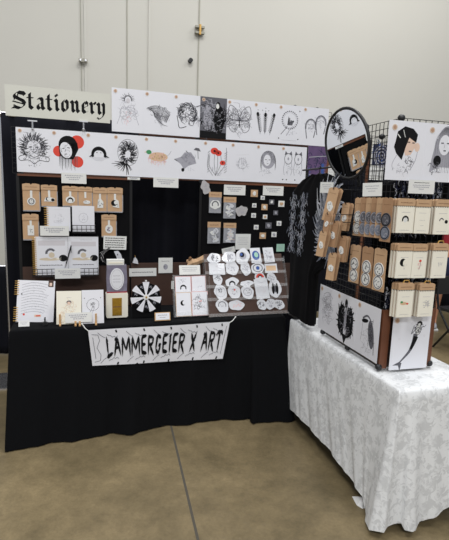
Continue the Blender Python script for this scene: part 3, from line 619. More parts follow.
# kraft packets
def packet(px, lab, art, hm='kraft'):
    s, z, w, h = D.rect(*px, d=.015)
    t = empty('kraft_packet', lab, 'packet', 'kraft packets on the left panel'); place(t, D, s, z-h/2, .012)
    q = MB(); q.box(-w/2, w/2, -.004, .004, 0, h*.94, 'kraft'); bc = q.build('backing_card', t)
    q = MB(); q.prism([(-w/2-.001, h*.76), (w/2+.001, h*.76), (w/2+.001, h*.97), (w*.3, h), (w*.08, h), (0, h*.95), (-w*.08, h), (-w*.3, h), (-w/2-.001, h*.97)], -.008, -.004, 'kraft')
    a = Art(q, w, h, -.008); a.text(-.36, .36, .87*h/w, .06, 'kraft_dark'); hd = q.build('folded_header', t)
    q = MB(); a = Art(q, w, h, -.006)
    q.prism([(-w*.07, h*.42), (w*.07, h*.42), (w*.07, h*.74), (-w*.07, h*.74)], -.0065, -.004, 'card'); art(a, h/w); q.build('charm', bc)
    q = MB(); q.box(w*.5-.003, w*.5+.003, -.007, .005, .0, h*.7, 'clear_bag'); q.box(-w/2, w/2, -.007, .005, -.006, .002, 'clear_bag'); q.build('clear_sleeve', t)
def c_round(m='card', dark='ink_mid'):
    def g(a, r): a.oval(0, .34*r, .25, .25, m); a.ring(0, .34*r, .16, .17, .05, dark, 2); a.scrib(0, .34*r, .14, .14, 6, .04, dark, 2)
    return g
def c_moon(a, r): a.poly([(-.34, .22*r), (.3, .22*r), (.36, .36*r), (.1, .42*r), (-.24, .4*r)], 'card'); a.oval(-.1, .34*r, .12, .12, 'ink', 2); a.oval(-.05, .34*r, .1, .1, 'card', 3); a.oval(.22, .3*r, .11, .1, 'ink', 2)
def c_arch(a, r): a.oval(0, .32*r, .3, .24, 'card'); a.arch(0, .28*r, .2, 0, 'ink', 2)
def c_blob(a, r): a.oval(.1, .2*r, .26, .14, 'card'); a.scrib(.08, .2*r, .2, .1, 8, .03, 'ink_mid', 2)
def c_lady(a, r): a.poly([(-.2, .15*r), (.22, .15*r), (.24, .4*r), (.08, .52*r), (-.14, .5*r)], 'card'); a.scrib(0, .33*r, .15, .2, 10, .04, 'ink_mid', 2)
def c_crescent(a, r): a.poly([(-.16, .2*r), (.28, .16*r), (.24, .45*r), (0, .55*r)], 'card'); a.oval(-.06, .36*r, .2, .2, 'ink', 2); a.oval(.06, .38*r, .13, .13, 'card', 3); a.scrib(.15, .25*r, .1, .12, 6, .03, 'ink_mid', 3)
def c_phone(a, r): a.poly([(-.2, .16*r), (.2, .16*r), (.2, .55*r), (-.2, .55*r)], 'card'); a.scrib(0, .34*r, .13, .16, 7, .04, 'ink_mid', 2)
def c_dots(a, r): a.oval(0, .34*r, .26, .3, 'card'); a.scrib(0, .34*r, .18, .22, 9, .06, 'purple', 2)
for px, lab, c in [((22.8, 183.5, 39.8, 210.5), 'tall kraft packet with a round swirl charm, top left corner of the black panel', c_round()),
                   ((41.2, 184.8, 57.2, 206.2), 'kraft packet with a two-moon charm, second from the left in the top row', c_moon),
                   ((62.5, 186, 78, 206), 'kraft packet with a black arched-hair charm', c_arch),
                   ((78.4, 186.8, 92.3, 206), 'kraft packet with a pale blob charm between the arched-hair and lady packets', c_blob),
                   ((93, 187.5, 107, 211.5), 'kraft packet with a tall white figure charm, second from right in top row', c_lady),
                   ((107.4, 187.5, 122.6, 211.8), 'kraft packet with a black crescent charm, right end of the top row', c_crescent),
                   ((22.8, 213.8, 38.8, 239.5), 'kraft packet with a rectangular white charm, alone at the left of the lower row', c_phone),
                   ((101.6, 214.5, 116.3, 236.5), 'kraft packet with a purple-dotted charm, above the dark-lettered card', c_dots)]:
    packet(px, lab, c)

# sticker bags with kraft headers on the right panel
def blob_pts(r, n, seed, k=.12, sx=1, sz=1):
    rn = random.Random(seed); a, b = rn.uniform(0, 6), rn.uniform(0, 6)
    return [(sx*r*(1+k*math.sin(2*t+a)+k*.6*math.sin(5*t+b))*math.cos(t), sz*r*(1+k*math.sin(2*t+a)+k*.6*math.sin(5*t+b))*math.sin(t)) for t in [2*PI*i/n for i in range(n)]]
for i, (px, lab) in enumerate([((209, 192, 221.5, 213), 'clear kraft-header bag holding a white wreath sticker, upper left of the four'),
                               ((223.5, 197, 236, 218.5), 'clear sticker bag with kraft header, upper right of the four'),
                               ((207.5, 222, 220.5, 243.5), 'clear sticker bag with kraft header, lower left of the four'),
                               ((223.5, 223, 236, 242.8), 'clear sticker bag with kraft header, lower right of the four')]):
    s, z, w, h = D.rect(*px, d=.01); t = empty('sticker_bag', lab, 'sticker bag', 'sticker bags with kraft headers'); place(t, D, s, z-h/2, .006)
    q = MB(); q.box(-w/2, w/2, -.005, .003, h*.74, h, 'kraft'); a = Art(q, w, h, -.005); a.text(-.34, .34, .86*h/w, .1, 'kraft_dark'); q.build('header_card', t)
    q = MB(); q.box(-w/2+.002, w/2-.002, -.005, .003, 0, h*.75, 'clear_bag'); bg_ = q.build('bag', t)
    q = MB()
    rn = random.Random(i)
    if i == 0:
        q.prism([(x, h*.4+zz) for x, zz in blob_pts(w*.38, 18, 3)], -.007, -.005, 'card'); a = Art(q, w, h, -.007); a.ring(0, .4*h/w, .24, .24, .09, 'ink_mid', 1, -.4, 3.6)
    else:
        for k in range(5):
            q.prism([(x+rn.uniform(-.2, .2)*w, h*(.15+.11*k)+zz) for x, zz in [(xx+0, zz2) for xx, zz2 in blob_pts(w*.2, 9, i*9+k)]], -.007-.0003*k, -.005, 'card' if k % 2 else 'sleeve')
        a = Art(q, w, h, -.0085); a.scrib(0, .36*h/w, .3, .4, 9, .04, 'skin_tint' if i == 3 else 'ink_mid')
    q.build('sticker', bg_)
def diecut(f, cx, cy, wpx, hpx, lab, art=None, d=.006, seed=1, k=.1, th=.002, rect=False, roll=0, group=None, name='sticker', m='sticker_paper', pitch=0):
    s, z, w, h = f.rect(cx-wpx/2, cy-hpx/2, cx+wpx/2, cy+hpx/2, d=d)
    q = MB()
    if rect: pts = [(-w/2, -h/2), (w/2, -h/2), (w/2, h/2), (-w/2, h/2)]
    else: pts = blob_pts(.5, 22, seed, k, w, h)
    q.prism(pts, -th/2, th/2, m)
    if art: art(Art(q, w, h, -th/2))
    o = q.build(name); place(o, f, s, z, d, roll=roll, pitch=pitch); tag(o, lab, 'sticker' if name == 'sticker' else 'ornament', group); return o
def g_flame(a): a.scrib(0, 0, .3, .3, 12, .08, 'ink_mid')
mat('grey_felt', (176, 174, 176), .8, noise=.2, scale=60)
diecut(D, 205.5, 187.5, 10, 12, 'grey die-cut shape hanging below the print rail left of the sticker bags', lambda a: a.scrib(0, 0, .3, .3, 10, .05, 'ink_light'), seed=5, k=.2, name='felt_ornament', m='grey_felt')
diecut(D, 241.5, 211, 10, 12, 'grey fringed die-cut shape pinned right of the upper sticker bags', lambda a: a.scrib(0, 0, .3, .3, 10, .05, 'ink_light'), seed=8, k=.2, name='felt_ornament', m='grey_felt')
# pins
pins = [(254.3, 193.4, 7, 'kraft', 'card', 'tan square pin card at the top left of the pin board'), (262.7, 197.8, 4, 'card', 'ink_light', 'small white pin just left of the top right price card'),
        (271.7, 202, 5, 'ink_mid', 'card', 'grey square pin below the top right price card'), (281.4, 203.8, 6, 'card', 'kraft', 'white star-like pin at the upper right of the pin board'),
        (254.3, 205.4, 4.2, 'card', 'ink_light', 'white pin directly below the tan card at the left edge of the pin board'), (264.5, 207.1, 6, 'kraft', 'card', 'tan pin card in the upper middle of the pin board'),
        (275.7, 212.8, 4.6, 'ink_mid', 'ink_light', 'dim grey pin in the right middle of the pin board'), (253.6, 215.4, 4.6, 'card', 'ink_light', 'white pin halfway down the left edge of the pin board'),
        (265.1, 216.8, 4.4, 'card', 'kraft', 'white pin in the centre of the pin board'), (279, 223.4, 4.6, 'card', 'ink_light', 'white pin near the right edge, lower half of the pin board'),
        (268.5, 225.5, 6, 'ink_mid', 'ink_light', 'grey square pin card below the centre of the pin board'), (256.2, 227.2, 4.6, 'card', 'ink_light', 'lowest white pin at the left of the pin board'),
        (274, 234.5, 5, 'card', 'ink_light', 'bottom right white pin on the pin board'), (262.7, 235.7, 6.2, 'kraft', 'card', 'tan pin card at the bottom middle of the pin board')]
for i, (x, y, wd, m1, m2, lab) in enumerate(pins):
    s, z, w, h = D.rect(x-wd/2, y-wd/2, x+wd/2, y+wd/2, d=.004); q = MB()
    t = empty('enamel_pin', lab, 'pin', 'pins on the black pin board'); place(t, D, s, z, .002)
    q.box(-w/2, w/2, -.003, .0, -h/2, h/2, m1); pc_ = q.build('pin_card', t)
    q = MB(); q.prism([(xx, zz) for xx, zz in blob_pts(w*.27, 8, i, .15)], -.006, -.003, m2); q.build('badge', pc_)

# ------------------------------------------------------------------ notebooks and baskets in front of the left panel
def notebook(f, px, lab, art, d=0, spiral=True, roll=0, th=.014, m='paper', group=None):
    s, z, w, h = f.rect(*px, d=d); t = empty('notebook', lab, 'notebook', group); place(t, f, s, z, d, roll)
    q = MB(); q.box(-w/2, w/2, -.0015, .0, -h/2, h/2, m); art(Art(q, w, h, -.0015)); q.build('cover', t)
    q = MB(); q.box(-w/2+.002, w/2-.002, .0, th-.002, -h/2+.002, h/2-.002, 'cream_card'); q.build('pages', t)
    q = MB(); q.box(-w/2, w/2, th-.002, th, -h/2, h/2, m); q.build('back_cover', t)
    if spiral:
        q = MB(); n = int(h/.014)
        for i in range(n):
            if spiral == 2 and .32 < i/n < .62: continue
            zz = -h/2+(i+.5)*h/n; q.tube([(-w/2-.002+.015*math.cos(g), th/2+.015*math.sin(g), zz) for g in [2*PI*j/8 for j in range(8)]], .0022, 'gold_wire', 5, True)
        q.box(-w/2+.002, -w/2+.005, th/2-.001, th/2+.012, -h/2, h/2, 'gold_wire')
        q.build('spiral_binding', t)
    return t
def n_plain(a): a.scrib(0, .0, .22, .2, 16, .012, 'ink_light'); a.text(-.2, .2, .42, .02, 'ink_faint')
def n_plain2(a): a.ring(0, .05, .2, .22, .012, 'ink_light'); a.scrib(0, .05, .15, .16, 9, .01, 'ink_light'); a.scrib(0, .35, .3, .04, 5, .008, 'ink_faint')
def n_pair(a):
    a.poly([(-.4, .34), (.42, .34), (.42, .5), (-.4, .5)], 'ink_faint'); a.oval(-.04, -.1, .34, .05, 'pale_tan_ink', 1); a.oval(-.03, .06, .15, .15, 'paper', 2); a.ring(-.03, .09, .13, .13, .07, 'ink_mid', 3, .6, 3.3); a.oval(.0, .03, .09, .09, 'pale_tan_ink', 3); a.oval(.35, -.07, .13, .11, 'ink', 2); a.poly([(.1, -.1), (.3, -.02), (.28, -.13)], 'cream_card', 2); a.text(-.36, .36, -.3, .05, 'ink_mid'); a.text(-.1, .3, .56, .02, 'ink_light')
D3 = Frame(D.pt(0, 0, .07), TA)
notebook(D3, (47, 207, 70.5, 231), 'white spiral notebook with a faint sketch, upper left above the wire basket', n_plain, group='spiral notebooks')
notebook(D3, (72.3, 206, 94.5, 231.8), 'white notebook resting in the upper right wire basket', n_plain2, spiral=False)
notebook(D3, (35.2, 237, 68.2, 275), 'large white notebook with two heads drawn on it, left one in the wire basket', n_pair, d=.01, group='large notebooks in the basket')
notebook(D3, (68.4, 237, 98.6, 275), 'large white notebook with two heads drawn on it, right one in the wire basket', n_pair, d=.01, spiral=False, group='large notebooks in the basket')
def basket(px, dd, lab, hh=.05):
    s, z, w, h = D3.rect(*px, d=.03); t = empty('wire_basket', lab, 'wire basket'); place(t, D, s, z-h/2, 0)
    q = MB(); nx = max(4, int(w/.03))
    for i in range(nx+1):
        x = -w/2+w*i/nx; q.box(x-.0018, x+.0018, -dd, -dd+.0036, 0, h, 'black_metal'); q.box(x-.0018, x+.0018, -dd, 0, -.0018, .0018, 'black_metal')
    for zz in (0, h*.5, h): q.box(-w/2, w/2, -dd-.001, -dd+.003, zz-.002, zz+.002, 'black_metal')
    q.build('front_wires', t)
    for sx in (-1, 1):
        q = MB()
        for zz in (0, h*.5, h): q.box(sx*w/2-.002, sx*w/2+.002, -dd, 0, zz-.002, zz+.002, 'black_metal')
        q.build('side_wires', t)
basket((72.5, 225.5, 95.5, 233), .1, 'small black wire basket holding the upper white notebook')
basket((33.5, 268.5, 98.5, 276), .12, 'wide black wire basket holding the two large notebooks')
pc('white price card in front of the upper left notebook', (40.2, 226, 69, 235.8), f=D3, d=.03)
pc('pale price card on the wide wire basket', (55, 268.5, 80.5, 278.5), f=D3, d=.06)
# black pens with ribbon
def pen(px0, px1, f, d, lab):
    a, b = f.at(*px0, d), f.at(*px1, d); p0, p1 = f.pt(*a, d), f.pt(*b, d); t = empty('pen', lab, 'pen'); t.location = p0
    v = p1-p0; q = MB(); q.tube([(0, 0, 0), v*.8], .0045, 'black_plastic', 8); q.build('barrel', t); q = MB(); q.tube([v*.8, v*.95, v], [.0045, .003, .0008], 'silver', 8); q.build('tip', t)
    q = MB(); q.box(-.002, .002, -.008, -.004, -.05, -.005, 'black_metal'); q.build('pocket_clip', t)
pen((71.2, 245.5), (65, 268), D3, .03, 'black pen standing between the two large notebooks')
# a black ribbon tassel with grey bow at the basket's right end
q = MB(); s, z = D3.at(104, 252, .02)
for k in range(5): q.tube([(.04, 0, .03), (.01-.01*k, -.008*k, .0), (-.03+.01*k, -.004*k, -.03-.012*k), (-.02+.014*k, 0, -.06-.01*k)], .005, 'grey_felt' if k % 2 else 'black_plastic', 6)
o = q.build('ribbon_bow'); place(o, D3, s, z, .03); tag(o, 'loose black and grey ribbon bow at the right end of the wide basket', 'ribbon')
q = MB(); s, z = D3.at(118, 254, .02); q.prism([(-.03, .02), (.0, .025), (.02, .0), (.035, -.05), (-.005, -.055), (-.012, -.02)], -.004, .004, 'sleeve'); q.ball((-.005, -.006, .0), .006, 'silver', n=8)
o = q.build('bag_tag'); place(o, D3, s, z, .03); tag(o, 'crumpled translucent grey tag above the clear pouch', 'tag')
q = MB(); s, z = D.at(135.5, 260, .03); q.prism([(-.022, -.02), (.02, -.03), (.014, .0), (.0, .022), (-.012, .01)], -.012, .012, 'sleeve'); q.tube([(0, 0, .02), (-.005, 0, .035)], .002, 'gold_wire', 5); o = q.build('keyring_charm'); place(o, D, s, z, .03); tag(o, 'small pale charm perched on the brown board left of the white signs', 'charm')

# ------------------------------------------------------------------ things standing on the black table
TZ = .745
def tfp(x, y, lean=0):
    """a plane standing on the table top through this base point"""
    p = atz(x, y, TZ)-A; v = -p.x*math.sin(TA)+p.y*math.cos(TA); return tf(v, TZ, lean)
f5 = tfp(37, 322, R_(12))
def n_planner(a):
    for k in range(12):
        z = .5-k*.075; a.curve([(-.38, z-.04), (-.1, z+.03), (.15, z+.01), (.34-.04*(k % 4), z-.03)], .01, 'ink_light'); a.scrib(0, z+.02, .34, .02, 12, .01, 'ink_mid' if k % 2 else 'ink_light')
    a.poly([(.32, .42), (.46, .42), (.46, .62), (.32, .62)], 'brown_board', 2); a.poly([(.35, .45), (.42, .45), (.42, .54), (.35, .54)], 'skin_tint', 3); a.poly([(-.02, -.45), (.16, -.45), (.16, -.38), (-.02, -.38)], 'skin_tint', 2); a.line([(.02, -.42), (.14, -.41)], .03, 'red', 3); a.oval(-.3, -.38, .03, .03, 'red', 2); a.oval(-.38, .2, .02, .02, 'ink', 2)
t = notebook(f5, (17, 280.5, 54.5, 322), 'large open planner page covered in handwriting, front left corner of the black table', n_planner, spiral=2, roll=R_(3.5), th=.016)
pc('small folded white card at the foot of the handwritten planner', (18.5, 320.5, 29.5, 326.5), f=tfp(24, 326, R_(20)), d=.002)
q = MB(); q.box(-.014, .014, -.012, .012, 0, .02, 'black_plastic'); q.box(-.004, .004, -.01, .03, .0, .045, 'black_plastic'); o = q.build('stand_foot'); ff = tfp(45, 325); s, z = ff.at(45, 325); place(o, ff, s, 0, 0); tag(o, 'small black stand foot under the handwritten planner', 'stand')
f6 = tfp(80, 324, R_(10))
def n_veil(a): a.oval(0, .22, .1, .08, 'ink_mid'); a.oval(0, .18, .07, .07, 'skin_tint', 2); a.scrib(0, -.08, .26, .4, 34, .012, 'tan_ink'); a.scrib(0, -.1, .2, .3, 16, .01, 'ink_faint'); a.text(-.1, .1, .42, .02, 'ink_light')
def n_ring(a):
    for i in range(26): t = 2*PI*i/26; a.oval(.28*math.cos(t), .1+.28*math.sin(t), .02, .02, 'ink_mid', n=6)
    a.scrib(0, .12, .12, .14, 12, .024, 'ink'); a.curve([(0, .05), (-.1, -.2), (-.2, -.3)], .018, 'ink_mid'); a.curve([(.1, .0), (.0, -.2), (-.05, -.32)], .016, 'ink_light'); a.oval(.36, .42, .02, .02, 'ink'); a.oval(-.38, .42, .02, .02, 'ink')
notebook(f6, (56.5, 291, 81.5, 324), 'pale peach booklet with a veiled figure on small wooden easels', n_veil, spiral=False, th=.008, m='cream_card', roll=R_(1))
notebook(f6, (82, 290, 103.8, 323.5), 'white booklet with a beaded ring drawing on small wooden easels', n_ring, spiral=False, th=.008, roll=R_(0))
pc('wide white price card leaning on the two booklets', (65.2, 312.5, 92, 322.5), f=f6, d=.014)
for i, x in enumerate((60.2, 75.6, 79.8, 96)):
    fe = f6; s, z = fe.at(x, 320, .02); q = MB(); q.box(-.006, .006, -.02, -.012, .0, .075 if i in (0, 3) else .03, 'pale_wood'); q.box(-.006, .006, -.03, .08, 0, .01, 'pale_wood'); q.box(-.006, .006, .07, .078, 0, .12, 'pale_wood')
    ff = tfp(x, 325.5 if i < 3 else 324.5); s, z = ff.at(x, 325.5); o = q.build('wooden_easel'); place(o, ff, s, .0, -.012)
    tag(o, ['leftmost little wooden easel leg under the peach booklet', 'left one of the two close wooden easel legs between the booklets', 'right one of the two close wooden easel legs between the booklets', 'rightmost little wooden easel leg under the beaded ring booklet'][i], 'easel')
# cream box with gold window, clear pouch on top
fb = tfp(117, 318.5, 0)
s, z, w, h = fb.rect(106.3, 293, 128, 317.5)
t = empty('card_box', 'cream box with a gold foil window standing below the clear pouch', 'box'); place(t, fb, s, .006)
dp = .07
q = MB(); c = .008; q.prism([(-w/2, c), (-w/2+c, 0), (w/2-c, 0), (w/2, c), (w/2, h-c), (w/2-c, h), (-w/2+c, h), (-w/2, h-c)], 0, dp, 'cream_card'); bd_ = q.build('body', t)
q = MB(); a0, b0, c0, d0 = fb.rect(112.3, 298, 121.8, 315.5); q.box(a0-s-c0/2, a0-s+c0/2, -.003, 0, b0-.006-d0/2, b0-.006+d0/2, 'gold'); a = Art(q, c0, d0, -.003)
a.line([(-.45+(a0-s)/c0, (b0-.006)/c0), (.45+(a0-s)/c0, (b0-.006)/c0)], .1, 'kraft_dark'); q.build('gold_window', bd_)
for sx in (-1, 1):
    for yy in (.012, dp-.012): q = MB(); q.tube([(sx*w*.38, yy, -.006), (sx*w*.38, yy, .002)], .007, 'acrylic', 8); q.build('foot', t)
s2_, z2, w2, h2 = fb.rect(107, 265, 127, 292.6)
t = empty('clear_pouch', 'glossy grey-violet pouch with round white label on top of the cream box', 'pouch'); place(t, fb, s2_, .006+h+.001)
q = MB(); q.prism([(-w2/2, 0), (w2/2, 0), (w2/2+.003, h2*.5), (w2/2-.002, h2), (-w2/2+.002, h2), (-w2/2-.003, h2*.5)], .008, .055, 'pouch_grey'); pb_ = q.build('pouch_body', t)
q = MB(); q.prism([(w2*.36*math.cos(g), h2*.5+h2*.4*math.sin(g)) for g in [2*PI*i/20 for i in range(20)]], .005, .008, 'paper'); a = Art(q, w2, h2, .005)
for k, zz in enumerate((.62, .5, .4)): a.text(-.2, .2, zz*h2/w2*1.0, .05, 'ink_light')
a.ring(0, .5*h2/w2, .3, .34*h2/w2, .012, 'ink_light'); q.build('round_label', pb_)
q = MB(); q.box(-w2/2-.001, w2/2+.001, .006, .057, 0, .008, 'red_cloth'); q.build('red_seam', t)
t = empty('lid', 'white block lid lying on the clear pouch', 'lid'); s3, z3, w3, h3 = fb.rect(107, 259, 124.3, 264.4); place(t, fb, s3, .006+h+h2+.002)
q = MB(); q.box(-w3/2, w3/2, .01, .05, 0, h3, 'card'); q.build('lid_top', t); q = MB(); q.box(-w3/2+.01, w3/2-.01, .008, .01, h3*.3, h3*.6, 'cream_card'); q.build('label_strip', t)
# wheel
fw = tfp(146, 317.5, R_(6)); s, z = fw.at(146, 297); e1 = fw.at(161.5, 297)[0]-s
t = empty('prize_wheel', 'black and white segmented wheel on a black stand in front of the brown board', 'wheel'); place(t, fw, s, z, 0)
q = MB(); n = 14; R1 = e1*.98; R0 = R1*.17
for i in range(n):
    a0 = PI/2-PI/n+2*PI*i/n; m = 'paper' if i % 2 == 0 else 'black_board'
    g = [a0+2*PI/n*j/4 for j in range(5)]; k = 1.0 if i % 2 == 0 else .93
    q.prism([(R0*math.cos(b), R0*math.sin(b)) for b in reversed(g)]+[(R1*k*math.cos(b), R1*k*math.sin(b)) for b in g], -.006, 0, m)
    a = Art(q, 2*R1, 2*R1, -.006); b = a0+PI/n
    if i % 2: a.scrib(.34*math.cos(b), .34*math.sin(b), .05, .05, 9, .02, 'ink_light')
    else: a.line([(.24*math.cos(b), .24*math.sin(b)), (.38*math.cos(b), .38*math.sin(b))], .012, 'ink_faint')
wd_ = q.build('wheel_disc', t)
q = MB(); q.tube([(0, .0, 0), (0, -.012, 0)], R0*1.1, 'card', 16); q.tube([(0, -.012, 0), (0, -.02, 0)], .006, 'gold', 8); q.build('hub', wd_)
q = MB(); q.prism([(-.007, R1+.012), (0, R1-.006), (.007, R1+.012)], -.01, 0, 'card'); q.build('pointer', t)
q = MB(); zb = -z/1.0; q.prism([(-R1*.9, zb), (R1*1.0, zb), (R1*1.0, -R1*.2), (-R1*.9, -R1*.2)], .004, .012, 'black_board'); q.box(-R1*.5, R1*.5, .01, .09, zb, zb+.008, 'black_board'); q.build('stand', t)
q = MB(); q.ball((0, 0, .014), .014, 'eraser_white', n=12); o = q.build('white_ball'); ff = tfp(134.3, 316.5); s, z = ff.at(134.3, 316.5); place(o, ff, s, .0, 0); tag(o, 'small white ball on the black table left below the wheel', 'ball')
fs1 = Frame(D.pt(0, 0, .026), TA)
pc('long white sign with one line of text on the brown board above the wheel', (129.3, 268.2, 156.5, 276.2), f=fs1, d=.0, art=lambda a: a.text(-.4, .4, 0, .055, 'ink_mid'))
pc('white card with a small hand drawing at the top right of the brown board', (158.5, 257.8, 172.6, 273), f=fs1, d=.002, art=lambda a: (a.text(-.3, .3, .3, .06, 'ink_mid'), a.oval(0, -.1, .16, .2, 'ink_light'), a.scrib(0, -.1, .14, .18, 6, .03, 'ink_mid', 2)))
pc('tiny white strip card at the right edge of the brown board', (171.2, 281, 174, 289), f=fs1, d=.01)
fc = tfp(162.5, 321.5, R_(14)); s, z, w, h = fc.rect(154.8, 312.3, 170.3, 320.6)
t = empty('framed_card', 'small white card in a pale wood frame in front of the wheel', 'framed card'); place(t, fc, s, z)
q = MB(); q.box(-w/2, w/2, -.002, .006, -h/2, h/2, 'pale_wood'); q.build('frame', t); q = MB(); q.box(-w/2+.006, w/2-.006, -.004, -.002, -h/2+.006, h/2-.004, 'paper'); a = Art(q, w, h, -.004); a.text(-.3, .3, .08, .05, 'ink_mid'); a.text(-.2, .2, -.06, .05, 'ink_mid'); q.build('card_face', t)
# greeting cards in a clear stand
fg = tfp(191, 316.5, R_(16))
s, z, w, h = fg.rect(174.5, 275, 208.5, 317); t = empty('card_stand', 'clear acrylic stand holding four greeting cards', 'stand'); place(t, fg, s, 0)
q = MB(); q.box(-w/2-.004, w/2+.004, .012, .016, .0, h*1.0, 'acrylic'); q.build('back_plate', t)
for zz, dd in ((.0, .03), (h*.52, .012)):
    q = MB(); q.box(-w/2-.004, w/2+.004, -dd, .012, zz, zz+.003, 'acrylic'); q.box(-w/2-.004, w/2+.004, -dd-.003, -dd, zz, zz+.035, 'acrylic'); q.build('ledge', t)
for sx in (-1, 1):
    q = MB(); q.box(sx*(w/2+.006)-.0015, sx*(w/2+.006)+.0015, -.03, .02, 0, h*.95, 'acrylic'); q.build('side_plate', t)
def gcard(px, lab, art, d): sheet('greeting_card', lab, 'greeting card', fg, px, d, art, 'paper', th=.004, group='greeting cards in the clear stand')
def bord(a, m='pink'): z = a.hh; a.line([(-.49, -z), (-.49, z), (.49, z), (.49, -z), (-.49, -z)], .03, m)
gcard((175.2, 276.5, 191, 293), 'white greeting card with a black arched hair drawing, top left in the clear stand', lambda a: (bord(a), a.arch(0, -.2, .2, 0, 'ink'), a.scrib(0, .25, .36, .14, 14, .02, 'ink_light')), -.002)
gcard((191.6, 276, 205.6, 292), 'nearly blank greeting card, top right in the clear stand', lambda a: (bord(a), a.scrib(.05, -.2, .2, .1, 8, .03, 'ink_light'), a.scrib(0, .2, .3, .2, 9, .014, 'ink_faint')), -.002)
gcard((176, 292.5, 191.3, 316), 'greeting card with a black crescent drawing, bottom left in the clear stand', lambda a: (bord(a, 'tan_ink'), a.oval(-.05, .08, .16, .17, 'ink'), a.oval(.04, .1, .12, .13, 'paper', 2)), .016)
gcard((191.8, 291.5, 208, 315.2), 'greeting card with scattered small red and grey leaves, bottom right in the clear stand', lambda a: (bord(a), a.scrib(0, .0, .4, .5, 24, .03, 'ink_mid'), a.line([(-.05, .12), (.12, .15)], .04, 'red', 2)), .016)
pc('white sign card standing above the greeting cards', (179.3, 265.2, 200.2, 274.6), f=fg, d=-.004, art=card_text([.36, .36, .3], .05, 'ink_light'))
# crumpled kraft paper on top of the brown board
rn = random.Random(3); q = MB(); s, z = D.at(198, 262, .0); path = [(-.09, 0, -.03), (-.05, -.02, -.005), (.0, .0, .004), (.05, -.015, .03), (.1, .01, .05)]
q.tube([(x+rn.uniform(-.005, .005), y, zz) for x, y, zz in path], [.02, .032, .026, .03, .016], 'kraft', 7)
for k in range(9): q.ball((rn.uniform(-.08, .09), rn.uniform(-.02, .02), rn.uniform(-.03, .045)), rn.uniform(.012, .022), 'kraft' if k % 2 else 'kraft_dark', n=6)
o = q.build('kraft_paper'); place(o, D, s, z, .0); tag(o, 'crumpled brown kraft paper behind the greeting card sign', 'kraft paper')

# ------------------------------------------------------------------ sticker rack
fk = tfp(247, 315.5, R_(24)); s0, z0 = fk.at(207, 300); s1_, z1_ = fk.at(288, 300); zt = fk.at(247, 247)[1]
t = empty('sticker_rack', 'tiered clear acrylic rack full of white die-cut stickers, right end of the black table', 'rack'); place(t, fk, (s0+s1_)/2, 0); w = s1_-s0
q = MB(); q.box(-w/2+.005, w/2-.005, .006, .012, .004, zt*.9, 'brown_board'); q.build('back_board', t)
tiers = [z for z in (0, fk.at(247, 300)[1], fk.at(247, 287.5)[1], fk.at(247, 274)[1], fk.at(247, 262)[1])]
for zz in tiers:
    q = MB(); q.box(-w/2, w/2, -.02, .006, zz, zz+.002, 'acrylic'); q.box(-w/2, w/2, -.022, -.02, zz, zz+.022, 'acrylic'); q.build('ledge', t)
for sx in (-1, 1):
    q = MB(); q.box(sx*w/2-.0015, sx*w/2+.0015, -.025, .03, .018, zt*.85, 'acrylic'); q.build('side_plate', t)
def k_(m, n=14, w=.07): return lambda a: a.scrib(0, 0, .3, .3*a.hh*2, n, w, m)
